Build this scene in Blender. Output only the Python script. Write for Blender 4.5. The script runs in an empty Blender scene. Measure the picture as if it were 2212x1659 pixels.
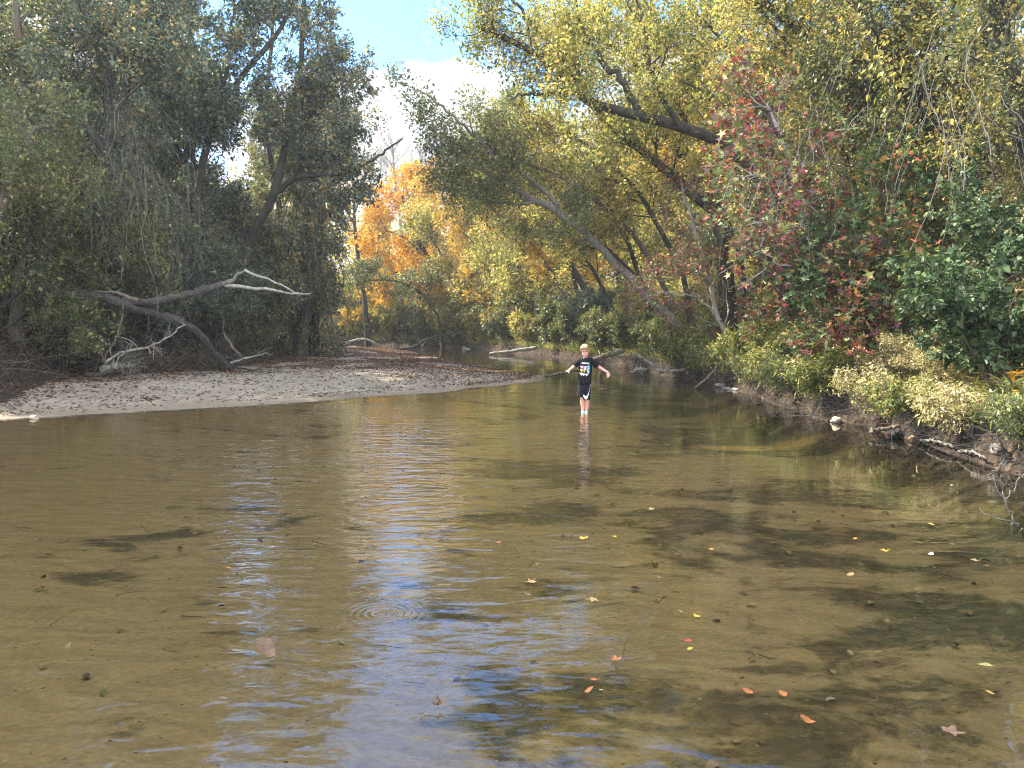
import bpy, math, random
import numpy as np
from mathutils import Vector, Matrix
random.seed(7)
rng = np.random.default_rng(11)
scene = bpy.context.scene
COL = scene.collection
rad = math.radians

# ---------------------------------------------------------------- camera
CAMZ = 1.6
FPX, PCX, PCY, HOR = 1620.0, 1106.0, 829.5, 707.0       # the photograph measured at 2212 x 1659
PITCH = math.atan((PCY - HOR) / FPX)
cam_data = bpy.data.cameras.new('camera')
cam = bpy.data.objects.new('camera', cam_data); COL.objects.link(cam)
cam_data.sensor_width = 36.0; cam_data.lens = 36.0 * FPX / 2212.0
cam_data.clip_start = 0.1; cam_data.clip_end = 2000
cam.location = (0, 0, CAMZ); cam.rotation_euler = (rad(90) - PITCH, 0, 0)
scene.camera = cam

# ---------------------------------------------------------------- light
SUN_EL, SUN_AZ = rad(44), rad(-72)         # azimuth from +Y towards +X : the sun stands to the left, a little ahead
sdir = Vector((math.sin(SUN_AZ) * math.cos(SUN_EL), math.cos(SUN_AZ) * math.cos(SUN_EL), math.sin(SUN_EL)))
sl = bpy.data.lights.new('sun', 'SUN'); sl.energy = 4.4; sl.angle = rad(0.5); sl.color = (1.0, 0.93, 0.80)
so = bpy.data.objects.new('sun', sl); COL.objects.link(so)
so.rotation_euler = sdir.to_track_quat('Z', 'Y').to_euler(); so.location = (-20, 10, 30)

scene.view_settings.view_transform = 'Standard'; scene.view_settings.look = 'None'
scene.view_settings.gamma = 1.0; scene.view_settings.exposure = 2.35
scene.cycles.use_denoising = True; scene.cycles.denoising_prefilter = 'NONE'
scene.cycles.filter_width = 1.1
scene.cycles.max_bounces = 8; scene.cycles.diffuse_bounces = 3; scene.cycles.glossy_bounces = 3
scene.cycles.transmission_bounces = 4; scene.cycles.transparent_max_bounces = 12
scene.cycles.caustics_reflective = False; scene.cycles.caustics_refractive = False

world = bpy.data.worlds.new('World'); scene.world = world; world.use_nodes = True

class NT:
    """tiny node-tree helper"""
    def __init__(s, tree): s.t = tree; tree.nodes.clear()
    def n(s, typ, ins=None, **kw):
        nd = s.t.nodes.new('ShaderNode' + typ)
        for k, v in kw.items(): setattr(nd, k, v)
        for k, v in (ins or {}).items():
            sock = nd.inputs[k]
            if isinstance(v, tuple) and len(v) == 2 and hasattr(v[0], 'outputs'): s.t.links.new(v[0].outputs[v[1]], sock)
            elif hasattr(v, 'outputs'): s.t.links.new(v.outputs[0], sock)
            else: sock.default_value = v
        return nd
    def math(s, op, a, b=0.0, c=None):
        ins = {0: a, 1: b}
        if c is not None: ins[2] = c
        return s.n('Math', ins, operation=op)
    def ramp(s, fac, stops, interp='LINEAR'):
        nd = s.n('ValToRGB', {'Fac': fac}); cr = nd.color_ramp; cr.interpolation = interp
        while len(cr.elements) > 1: cr.elements.remove(cr.elements[-1])
        for i, (p, c) in enumerate(stops):
            e = cr.elements[0] if i == 0 else cr.elements.new(p)
            e.position = p; e.color = tuple(c) + (1,) if len(c) == 3 else c
        return nd
    def mix(s, fac, a, b, blend='MIX'):
        return s.n('MixRGB', {'Fac': fac, 'Color1': a, 'Color2': b}, blend_type=blend)

w = NT(world.node_tree)
sky = w.n('TexSky', sky_type='NISHITA', sun_disc=False, sun_elevation=SUN_EL, sun_rotation=SUN_AZ, air_density=1.0, dust_density=0.4, ozone_density=2.0, altitude=100)
tc = w.n('TexCoord')
nz = w.n('TexNoise', {'Vector': (w.n('Mapping', {'Vector': (tc, 'Generated'), 'Scale': (1.0, 1.0, 1.7), 'Location': (0.37, 0.0, 0.11)}), 0), 'Scale': 4.2, 'Detail': 9.0, 'Roughness': 0.56, 'Distortion': 0.25})
sep = w.n('SeparateXYZ', {0: (tc, 'Generated')})
# clouds thicken towards the horizon and thin out overhead
lowm = w.n('MapRange', {'Value': (sep, 2), 'From Min': 0.16, 'From Max': 0.42, 'To Min': 0.13, 'To Max': -0.10})
behind = w.n('MapRange', {'Value': (sep, 1), 'From Min': -.1, 'From Max': .35, 'To Min': .16, 'To Max': 0.0})  # extra unseen cloud added behind the camera as white fill light
cl = w.math('ADD', (w.math('ADD', (nz, 0), (lowm, 0)), 0), (behind, 0))
clr = w.ramp(cl, [(0.475, (0, 0, 0)), (0.55, (1, 1, 1))], 'EASE')
skyb = w.n('Background', {'Color': (w.mix(1.0, (sky, 0), (0.50, 0.82, 1.14, 1), 'MULTIPLY'), 0), 'Strength': 0.10})
cst = w.n('MapRange', {'Value': (sep, 1), 'From Min': 0.0, 'From Max': .6, 'To Min': 1.25, 'To Max': 0.25})  # unseen clouds behind made brighter than those in view, to fill the shade
clb = w.n('Background', {'Color': (w.mix((nz, 0), (0.74, 0.82, 0.95, 1), (1.0, 1.0, 1.0, 1)), 0), 'Strength': (cst, 0)})
mixw = w.n('MixShader', {0: (clr, 0), 1: skyb, 2: clb})
w.n('OutputWorld', {'Surface': mixw})

# ---------------------------------------------------------------- helpers
def tag(o, label=None, cat=None, group=None, kind=None):
    if label: o['label'] = label
    if cat: o['category'] = cat
    if group: o['group'] = group
    if kind: o['kind'] = kind
    return o

def empty(name, loc, label, cat, group=None):
    o = bpy.data.objects.new(name, None); COL.objects.link(o); o.location = loc; o.empty_display_size = 0.2
    return tag(o, label, cat, group)

def ray(px, py):
    d = Vector(((px - PCX) / FPX, 0, 0)); v = -(py - PCY) / FPX
    c, s_ = math.cos(PITCH), math.sin(PITCH)
    return np.array([d.x, c + v * s_, -s_ + v * c])
def at(px, py, Y):
    r = ray(px, py); k = Y / r[1]
    return np.array([r[0] * k, Y, CAMZ + r[2] * k])
def gnd(px, py, z=0.0):
    r = ray(px, py); k = (z - CAMZ) / r[2]
    return np.array([r[0] * k, r[1] * k, z])

def mesh_obj(name, V, faces, mats, parent=None, fattr=None, smooth=False, midx=None, origin=None):
    """V (n,3); faces: array (m,k) or list of arrays (m,k)"""
    V = np.asarray(V, dtype=np.float32)
    if parent is not None and origin is None: origin = parent.location
    if origin is not None: V = V - np.array(origin, dtype=np.float32)
    fl = faces if isinstance(faces, list) else [faces]
    fl = [np.asarray(f, dtype=np.int32) for f in fl if len(f)]
    me = bpy.data.meshes.new(name)
    me.vertices.add(len(V)); me.vertices.foreach_set('co', V.ravel())
    nl = sum(f.size for f in fl); nf = sum(len(f) for f in fl)
    me.loops.add(nl); me.polygons.add(nf)
    me.loops.foreach_set('vertex_index', np.concatenate([f.ravel() for f in fl]))
    tot = np.concatenate([np.full(len(f), f.shape[1], np.int32) for f in fl])
    start = np.concatenate([[0], np.cumsum(tot)[:-1]]).astype(np.int32)
    me.polygons.foreach_set('loop_start', start)
    try: me.polygons.foreach_set('loop_total', tot)
    except Exception: pass
    if fattr is not None:
        a = me.attributes.new('rnd', 'FLOAT', 'FACE'); a.data.foreach_set('value', np.asarray(fattr, dtype=np.float32))
    for m in (mats if isinstance(mats, (list, tuple)) else [mats]): me.materials.append(m)
    if midx is not None: me.polygons.foreach_set('material_index', np.asarray(midx, dtype=np.int32))
    me.polygons.foreach_set('use_smooth', np.full(nf, bool(smooth)))
    me.update(calc_edges=True); me.validate()
    o = bpy.data.objects.new(name, me); COL.objects.link(o)
    if parent is not None: o.parent = parent
    elif origin is not None: o.location = origin
    return o

def copy_thing(o, loc, rz=0, sc=1.0, label=None, group=None, tilt=(0, 0)):
    kids = [k for k in COL.objects if k.parent == o]
    c = o.copy(); COL.objects.link(c); c.location = loc; c.rotation_euler = (tilt[0], tilt[1], rz)
    c.scale = (sc, sc, sc) if not isinstance(sc, tuple) else sc
    if label: c['label'] = label
    if group: c['group'] = group
    for k in kids:
        kk = k.copy(); COL.objects.link(kk); kk.parent = c
    return c

def smooth01(x, a, b):
    t = np.clip((x - a) / (b - a), 0, 1); return t * t * (3 - 2 * t)

_perm = np.random.default_rng(3).random((256, 256))
def vnoise(x, y):
    xi = np.floor(x).astype(int); yi = np.floor(y).astype(int); fx = x - xi; fy = y - yi
    fx = fx * fx * (3 - 2 * fx); fy = fy * fy * (3 - 2 * fy)
    g = lambda a, b: _perm[a & 255, b & 255]
    return (g(xi, yi) * (1 - fx) + g(xi + 1, yi) * fx) * (1 - fy) + (g(xi, yi + 1) * (1 - fx) + g(xi + 1, yi + 1) * fx) * fy
def fbm(x, y, o=4):
    s = 0; a = .5
    for i in range(o): s = s + a * (vnoise(x * 2 ** i + 17 * i, y * 2 ** i + 5 * i) - .5); a *= .5
    return s

def catmull(pts, K):
    P = np.asarray(pts, float); n = len(P)
    if n == 2: t = np.linspace(0, 1, K)[:, None]; return P[0] * (1 - t) + P[1] * t
    Q = np.vstack([2 * P[0] - P[1], P, 2 * P[-1] - P[-2]])
    out = []
    for u in np.linspace(0, n - 1 - 1e-6, K):
        i = int(u); t = u - i; p0, p1, p2, p3 = Q[i], Q[i + 1], Q[i + 2], Q[i + 3]
        out.append(.5 * ((2 * p1) + (-p0 + p2) * t + (2 * p0 - 5 * p1 + 4 * p2 - p3) * t * t + (-p0 + 3 * p1 - 3 * p2 + p3) * t ** 3))
    return np.array(out)

def norm(v): return v / np.maximum(np.linalg.norm(v, axis=-1, keepdims=True), 1e-9)

def tubes(batches):
    """batches: list of (P (N,K,3), R (N,K), sides) -> V, quads, end caps left open (ends taper)"""
    Vs, Fs, off = [], [], 0
    for P, R, S in batches:
        N, K = R.shape
        T = np.gradient(P, axis=1); T = norm(T)
        ref = np.where(np.abs(T[..., 2:3]) > .9, np.array([1., 0, 0]), np.array([0, 0, 1.]))
        ref = np.repeat(ref[:, :1], K, axis=1)
        A = norm(np.cross(T, ref)); B = np.cross(T, A)
        ang = np.arange(S) / S * 2 * np.pi
        ring = A[:, :, None] * np.cos(ang)[None, None, :, None] + B[:, :, None] * np.sin(ang)[None, None, :, None]
        V = P[:, :, None] + ring * R[:, :, None, None]
        Vs.append(V.reshape(-1, 3))
        idx = off + np.arange(N * K * S).reshape(N, K, S)
        a = idx[:, :-1]; b = np.roll(a, -1, 2); d = idx[:, 1:]; c = np.roll(d, -1, 2)
        Fs.append(np.stack([a, b, c, d], -1).reshape(-1, 4)); off += N * K * S
    return np.concatenate(Vs), np.concatenate(Fs)

def spawn(P, R, n, L, ang, up=0.1, K=6, wig=.16, bend=0.0, trange=(.2, 1.), rfac=.014, taper=.25, shrink=.5, g=rng, toward=None, rmax=.6):
    N, Kp = R.shape
    seg = np.linalg.norm(np.diff(P, axis=1), axis=2).sum(1)
    idx = g.choice(N, n, p=seg / seg.sum())
    t = g.uniform(trange[0], trange[1], n); u = t * (Kp - 1); i = np.minimum(u.astype(int), Kp - 2); f = (u - i)[:, None]
    pos = P[idx, i] * (1 - f) + P[idx, i + 1] * f
    tan = norm(P[idx, i + 1] - P[idx, i]); pr = R[idx, i] * (1 - f[:, 0]) + R[idx, i + 1] * f[:, 0]
    rv = g.normal(size=(n, 3)); perp = norm(rv - (rv * tan).sum(1, keepdims=True) * tan)
    a = rad(1) * g.uniform(ang[0], ang[1], n)[:, None]
    d = tan * np.cos(a) + perp * np.sin(a); d[:, 2] += up
    if toward is not None: d = d + np.asarray(toward)
    d = norm(d)
    LL = g.uniform(L[0], L[1], n) * (1 - shrink * (t - trange[0]) / max(1e-6, trange[1] - trange[0]))
    pts = [pos]; p = pos
    for k in range(K - 1):
        d = d + g.normal(size=(n, 3)) * wig; d[:, 2] += bend; d = norm(d)
        p = p + d * (LL / (K - 1))[:, None]; pts.append(p)
    Pn = np.stack(pts, 1)
    r0 = np.minimum(pr * rmax, rfac * LL + .002)
    Rn = r0[:, None] * np.linspace(1, taper, K)[None]
    return Pn, Rn

def leaf_mesh(P, nleaf, size, spread=.06, shape='oval', g=rng, flat=.6, trange=(.1, 1.05), aspect=.55, droop=.15):
    """leaves along branches P (N,K,3): nleaf in all"""
    N, K = P.shape[:2]
    idx = g.integers(0, N, nleaf); t = np.clip(g.uniform(trange[0], trange[1], nleaf), 0, .999); u = t * (K - 1); i = u.astype(int); f = (u - i)[:, None]
    pos = P[idx, i] * (1 - f) + P[idx, i + 1] * f + g.normal(size=(nleaf, 3)) * spread
    tan = norm(P[idx, i + 1] - P[idx, i])
    d = tan * .6 + g.normal(size=(nleaf, 3)) * .7; d[:, 2] -= droop; d = norm(d)
    nrm = g.normal(size=(nleaf, 3)) * flat; nrm[:, 2] += 1.0; nrm = norm(nrm - (nrm * d).sum(1, keepdims=True) * d)
    s = np.cross(d, nrm); S = (size * np.clip(g.lognormal(-.12, .38, nleaf), .4, 1.9))[:, None]
    return leaf_polys(pos, d, s, nrm, S, shape, aspect, g)

STAR = []
for k in range(10):
    a = math.pi * k / 5
    r = (1.0 if k % 2 == 0 else .40)
    if k == 5: r = .30
    STAR.append((.45 + .55 * r * math.cos(a), .62 * r * math.sin(a)))
def leaf_polys(pos, d, s, nrm, S, shape='oval', aspect=.55, g=rng):
    n = len(pos)
    if shape == 'oval':
        prof = [(0, 0, 0), (.42, .5, .12), (1, 0, -.05), (.42, -.5, .12)]
        asp = aspect
    elif shape == 'leaf6':
        prof = [(0, 0, 0), (.28, .42, .10), (.68, .34, .08), (1, 0, -.12), (.68, -.34, .08), (.28, -.42, .10)]
        asp = aspect * 1.1
    elif shape == 'star':
        prof = [(x, y, .08 * abs(y) * 2 - .06 * x) for x, y in STAR]; asp = 1.0
    else:
        prof = [(0, .5, 0), (1, .12, -.1), (1, -.12, -.1), (0, -.5, 0)]; asp = aspect
    V = np.stack([pos + S * (d * x + s * (y * asp if shape != 'star' else y) + nrm * z) for x, y, z in prof], 1)
    k = len(prof)
    F = np.arange(n * k).reshape(n, k)
    return V.reshape(-1, 3), F

# ---------------------------------------------------------------- materials
def new_mat(name):
    m = bpy.data.materials.new(name); m.use_nodes = True
    return m, NT(m.node_tree)

def leaf_mat(name, stops, trans=.38, rough=.55, clump=.35, cscale=.6, spec=.25, hue=0.0):
    m, t = new_mat(name)
    at_ = t.n('Attribute', attribute_name='rnd')
    tcn = t.n('TexCoord'); oi = t.n('ObjectInfo')
    nz = t.n('TexNoise', {'Vector': (tcn, 'Object'), 'Scale': cscale, 'Detail': 2.0})
    off = t.math('MULTIPLY', (t.math('SUBTRACT', (nz, 0), .5), 0), clump * 2.2)
    ofo = t.math('MULTIPLY', (t.math('SUBTRACT', (oi, 'Random'), .5), 0), .22)
    fac = t.math('ADD', (t.math('ADD', (at_, 'Fac'), off), 0), ofo)
    col = t.ramp(fac, stops)
    b = t.n('BsdfPrincipled', {'Base Color': (col, 0), 'Roughness': rough, 'Specular IOR Level': spec})
    tr = t.n('BsdfTranslucent', {'Color': (t.mix(1.0, (col, 0), (1.0, .98, .72, 1), 'MULTIPLY'), 0)})
    mx = t.n('MixShader', {0: trans, 1: b, 2: tr})
    t.n('OutputMaterial', {'Surface': mx})
    return m

def bark_mat(name, c1, c2, scale=9, stretch=.25, bump=.02, moss=None):
    m, t = new_mat(name)
    tcn = t.n('TexCoord')
    mp = t.n('Mapping', {'Vector': (tcn, 'Object'), 'Scale': (1, 1, stretch)})
    nz = t.n('TexNoise', {'Vector': mp, 'Scale': scale, 'Detail': 6.0, 'Roughness': .65, 'Distortion': .6})
    vo = t.n('TexVoronoi', {'Vector': mp, 'Scale': scale * 2.2}, feature='DISTANCE_TO_EDGE')
    n2 = t.n('TexNoise', {'Vector': (tcn, 'Object'), 'Scale': 1.3, 'Detail': 3.0})
    col = t.ramp((nz, 0), [(.3, c1), (.7, c2)])
    if moss:
        fac = t.ramp((n2, 0), [(.50, (0, 0, 0)), (.62, (.8, .8, .8))])
        col = t.mix((fac, 0), (col, 0), tuple(moss) + (1,))
    h = t.math('ADD', (nz, 0), (t.math('MINIMUM', (vo, 0), .12), 0))
    bp = t.n('Bump', {'Height': h, 'Strength': 1.0, 'Distance': bump})
    b = t.n('BsdfPrincipled', {'Base Color': (col, 0), 'Roughness': .9, 'Specular IOR Level': .2, 'Normal': bp})
    t.n('OutputMaterial', {'Surface': b})
    return m

def plain_mat(name, col, rough=.7, noise=.15, nscale=20, bump=0, spec=.4, sss=0):
    m, t = new_mat(name)
    tcn = t.n('TexCoord'); nz = t.n('TexNoise', {'Vector': (tcn, 'Object'), 'Scale': nscale, 'Detail': 4.0})
    lo = tuple(c * (1 - noise) for c in col) + (1,); hi = tuple(min(1, c * (1 + noise)) for c in col) + (1,)
    ins = {'Base Color': (t.mix((nz, 0), lo, hi), 0), 'Roughness': rough, 'Specular IOR Level': spec}
    if sss: ins['Subsurface Weight'] = sss; ins['Subsurface Radius'] = (.02, .008, .004)
    if bump: ins['Normal'] = t.n('Bump', {'Height': (nz, 0), 'Distance': bump})
    t.n('OutputMaterial', {'Surface': t.n('BsdfPrincipled', ins)})
    return m

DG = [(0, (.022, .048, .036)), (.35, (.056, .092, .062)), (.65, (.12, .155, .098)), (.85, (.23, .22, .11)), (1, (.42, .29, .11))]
MG = [(0, (.045, .070, .030)), (.4, (.095, .125, .045)), (.75, (.19, .195, .065)), (1, (.38, .31, .10))]
YG = [(0, (.085, .12, .035)), (.28, (.21, .225, .055)), (.55, (.38, .34, .085)), (.8, (.51, .41, .12)), (1, (.62, .46, .17))]
GO = [(0, (.20, .18, .04)), (.4, (.42, .32, .06)), (.75, (.58, .38, .06)), (1, (.60, .26, .05))]
OR = [(0, (.38, .17, .012)), (.5, (.60, .28, .02)), (1, (.68, .42, .05))]
RD = [(0, (.05, .09, .035)), (.30, (.12, .15, .05)), (.42, (.11, .07, .08)), (.56, (.12, .022, .03)), (.72, (.22, .045, .045)), (.86, (.32, .14, .045)), (1, (.24, .27, .09))]
RG = [(0, (.03, .07, .03)), (.40, (.08, .14, .05)), (.7, (.22, .27, .07)), (.88, (.42, .10, .07)), (1, (.5, .3, .1))]
ST = [(0, (.16, .15, .05)), (.4, (.34, .29, .12)), (.75, (.50, .42, .22)), (1, (.60, .52, .34))]
BG = [(0, (.022, .048, .018)), (.5, (.055, .088, .032)), (.85, (.085, .12, .05)), (1, (.20, .20, .06))]
CN = [(0, (.05, .075, .022)), (.4, (.12, .15, .04)), (.7, (.30, .28, .07)), (1, (.50, .40, .17))]
BRN = [(0, (.035, .020, .014)), (.45, (.085, .045, .027)), (.85, (.17, .10, .06)), (1, (.32, .21, .13))]
ML = {
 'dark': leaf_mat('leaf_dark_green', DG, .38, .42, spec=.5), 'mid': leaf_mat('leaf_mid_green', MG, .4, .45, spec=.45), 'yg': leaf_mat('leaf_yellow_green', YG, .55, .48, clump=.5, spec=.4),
 'gold': leaf_mat('leaf_gold', GO, .55), 'orange': leaf_mat('leaf_orange', OR, .4), 'red': leaf_mat('leaf_red', RD, .3, clump=.45, cscale=1.6),
 'redgreen': leaf_mat('leaf_green_turning_red', RG, .3, clump=.4, cscale=1.2), 'straw': leaf_mat('grass_straw', ST, .3, clump=.3),
 'bluegreen': leaf_mat('leaf_blue_green', BG, .22, .45), 'cane': leaf_mat('cane_green', CN, .35, clump=.5, cscale=.9),
 'brown': leaf_mat('dead_leaf_brown', BRN, .1, .8, clump=.15, spec=.1),
}
MB = {
 'dark': bark_mat('bark_dark', (.012, .010, .009), (.052, .044, .037), moss=(.045, .052, .036)),
 'brown': bark_mat('bark_brown', (.045, .035, .027), (.15, .12, .09), moss=(.10, .11, .08)),
 'grey': bark_mat('bark_grey', (.055, .048, .042), (.20, .18, .155), moss=(.12, .13, .10)),
 'weathered': bark_mat('wood_weathered', (.022, .020, .019), (.10, .094, .086), scale=16, stretch=.35, bump=.03),
 'pale': bark_mat('bark_pale', (.13, .12, .105), (.34, .32, .29), scale=6),
 'bleached': bark_mat('wood_bleached', (.10, .092, .08), (.32, .30, .26), scale=14, stretch=.3, bump=.01),
}
# ---------------------------------------------------------------- the river's edges
RIGHT = np.array([(9, -30), (7, -10), (6.3, 2), (5.7, 7), (5.5, 8.2), (5.6, 10), (5.75, 12), (5.35, 13), (5.45, 15), (5.7, 18), (5.7, 22), (4.9, 26), (4.6, 29), (3.3, 35), (1.5, 44.7), (-1, 52), (-3.5, 57), (-8, 61), (-14, 64.5), (-20, 66.5), (-80, 78)], float)
LEFT = np.array([(-80, 72), (-20, 62.5), (-14, 60.5), (-9.5, 57.5), (-6, 47), (-2.2, 33), (-0.3, 28), (1.15, 24.7), (.9, 22.6), (-.1, 21), (-2.0, 18.2), (-2.8, 17.8), (-4.9, 15.7), (-7.3, 14), (-8.9, 13), (-12, 11.4), (-20, 7), (-40, -30)], float)
BANK = np.array([(-60, 2), (-14, 11.2), (-9.9, 14.2), (-10.9, 17.3), (-11.1, 20), (-9.1, 22.6), (-9.1, 27), (-10.4, 33.4), (-11.8, 42), (-13, 51.5), (-16, 57.5), (-24, 60.5), (-80, 70)], float)
def pl_dist(X, Y, L):
    best = np.full(X.shape, 1e9)
    for (ax, ay), (bx, by) in zip(L[:-1], L[1:]):
        dx, dy = bx - ax, by - ay; t = np.clip(((X - ax) * dx + (Y - ay) * dy) / (dx * dx + dy * dy), 0, 1)
        best = np.minimum(best, np.hypot(X - ax - t * dx, Y - ay - t * dy))
    return best
def in_poly(X, Y, P):
    ins = np.zeros(X.shape, bool); n = len(P)
    for i in range(n):
        x1, y1 = P[i]; x2, y2 = P[(i + 1) % n]
        c = ((y1 > Y) != (y2 > Y)) & (X < (x2 - x1) * (Y - y1) / (y2 - y1 + 1e-12) + x1); ins ^= c
    return ins
WATER = np.vstack([RIGHT, LEFT])
LAND_L = np.vstack([BANK, [(-80, 2)]])
BOY = gnd(1262, 889, 0)
def terrain(X, Y):
    X = np.asarray(X, float); Y = np.asarray(Y, float)
    # wobble the shore a little so that no edge is a ruled line
    Xw = X + .22 * fbm(X * .9, Y * .9, 3) * np.clip(Y / 10, .3, 2.5); Yw = Y + .3 * fbm(X * .8 + 40, Y * .8, 3) + .16 * fbm(X * 3.1, Y * 3.1 + 9, 2)
    dr = pl_dist(Xw, Yw, RIGHT); dl = pl_dist(Xw, Yw, LEFT); inw = in_poly(Xw, Yw, WATER)
    db = pl_dist(Xw, Yw, BANK); inb = in_poly(Xw, Yw, LAND_L)
    n1 = fbm(X * .35, Y * .35, 4); n2 = fbm(X * 1.7, Y * 1.7, 3); n3 = fbm(X * .55 + 9, Y * 1.1 + 3, 3)
    depth = np.minimum(.34 * smooth01(dl, -.2, 5.0), .42 * smooth01(dr, -.1, 1.3)) + .03 + .16 * n3 * smooth01(np.minimum(dl, dr), 0, 1.5)
    depth = np.where(depth < .035, .035, depth)
    rb = np.hypot((X - BOY[0]) / 1.2, (Y - BOY[1]) / 1.0); depth = depth * smooth01(rb, .2, 1.6) + .04 * (1 - smooth01(rb, .2, 1.6))
    depth = np.minimum(depth, .02 + .5 * np.minimum(dl, dr * 3)) 
    zw = -depth
    far = smooth01(Y, 28, 42)
    H = 1 - .42 * far
    zr = (.36 * smooth01(dr, 0, .20) + H * (3.5 * smooth01(dr, .25, 3.8) + 2.1 * smooth01(dr, 3.5, 12)) + 5 * smooth01(dr, 14, 50)) + n1 * 1.3 * smooth01(dr, .6, 4) + n2 * .45 * smooth01(dr, .1, 1.2)
    sand = .04 * smooth01(dl, 0, .3) + .26 * smooth01(dl, .2, 5) + n2 * .05 * smooth01(dl, 0, 2) + n1 * .1 * smooth01(dl, 1, 4)
    zl = sand + np.where(inb, 1.9 * smooth01(db, 0, 2.6) + 1.9 * smooth01(db, 2.6, 9) + 4 * smooth01(db, 12, 50) + (n1 * 1.2 + n2 * .5) * smooth01(db, .3, 3), 0)
    z = np.where(inw, zw, np.where(dr < dl, zr, zl))
    cls = np.where(inw, 0, np.where(dr < dl, 2, np.where(inb, 2, 1)))
    return z, cls
def tz(x, y): return float(terrain(np.array([x]), np.array([y]))[0][0])

gx = np.concatenate([np.arange(-90, -24, 3.0), np.arange(-24, -14, .6), np.arange(-14, 11, .125), np.arange(11, 24, .6), np.arange(24, 93, 3.0)])
gy = np.concatenate([np.arange(-20, 0, 2.0), np.arange(0, 30, .125), np.arange(30, 66, .3), np.arange(66, 100, 1.5), np.arange(100, 220, 8.0)])
GX, GY = np.meshgrid(gx, gy)
GZ, GC = terrain(GX, GY)
V = np.stack([GX, GY, GZ], -1).reshape(-1, 3)
nx, ny = len(gx), len(gy)
q = np.arange(nx * ny).reshape(ny, nx)
Q = np.stack([q[:-1, :-1], q[:-1, 1:], q[1:, 1:], q[1:, :-1]], -1).reshape(-1, 4)
fc = GC.reshape(-1)[Q].max(1)

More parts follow.
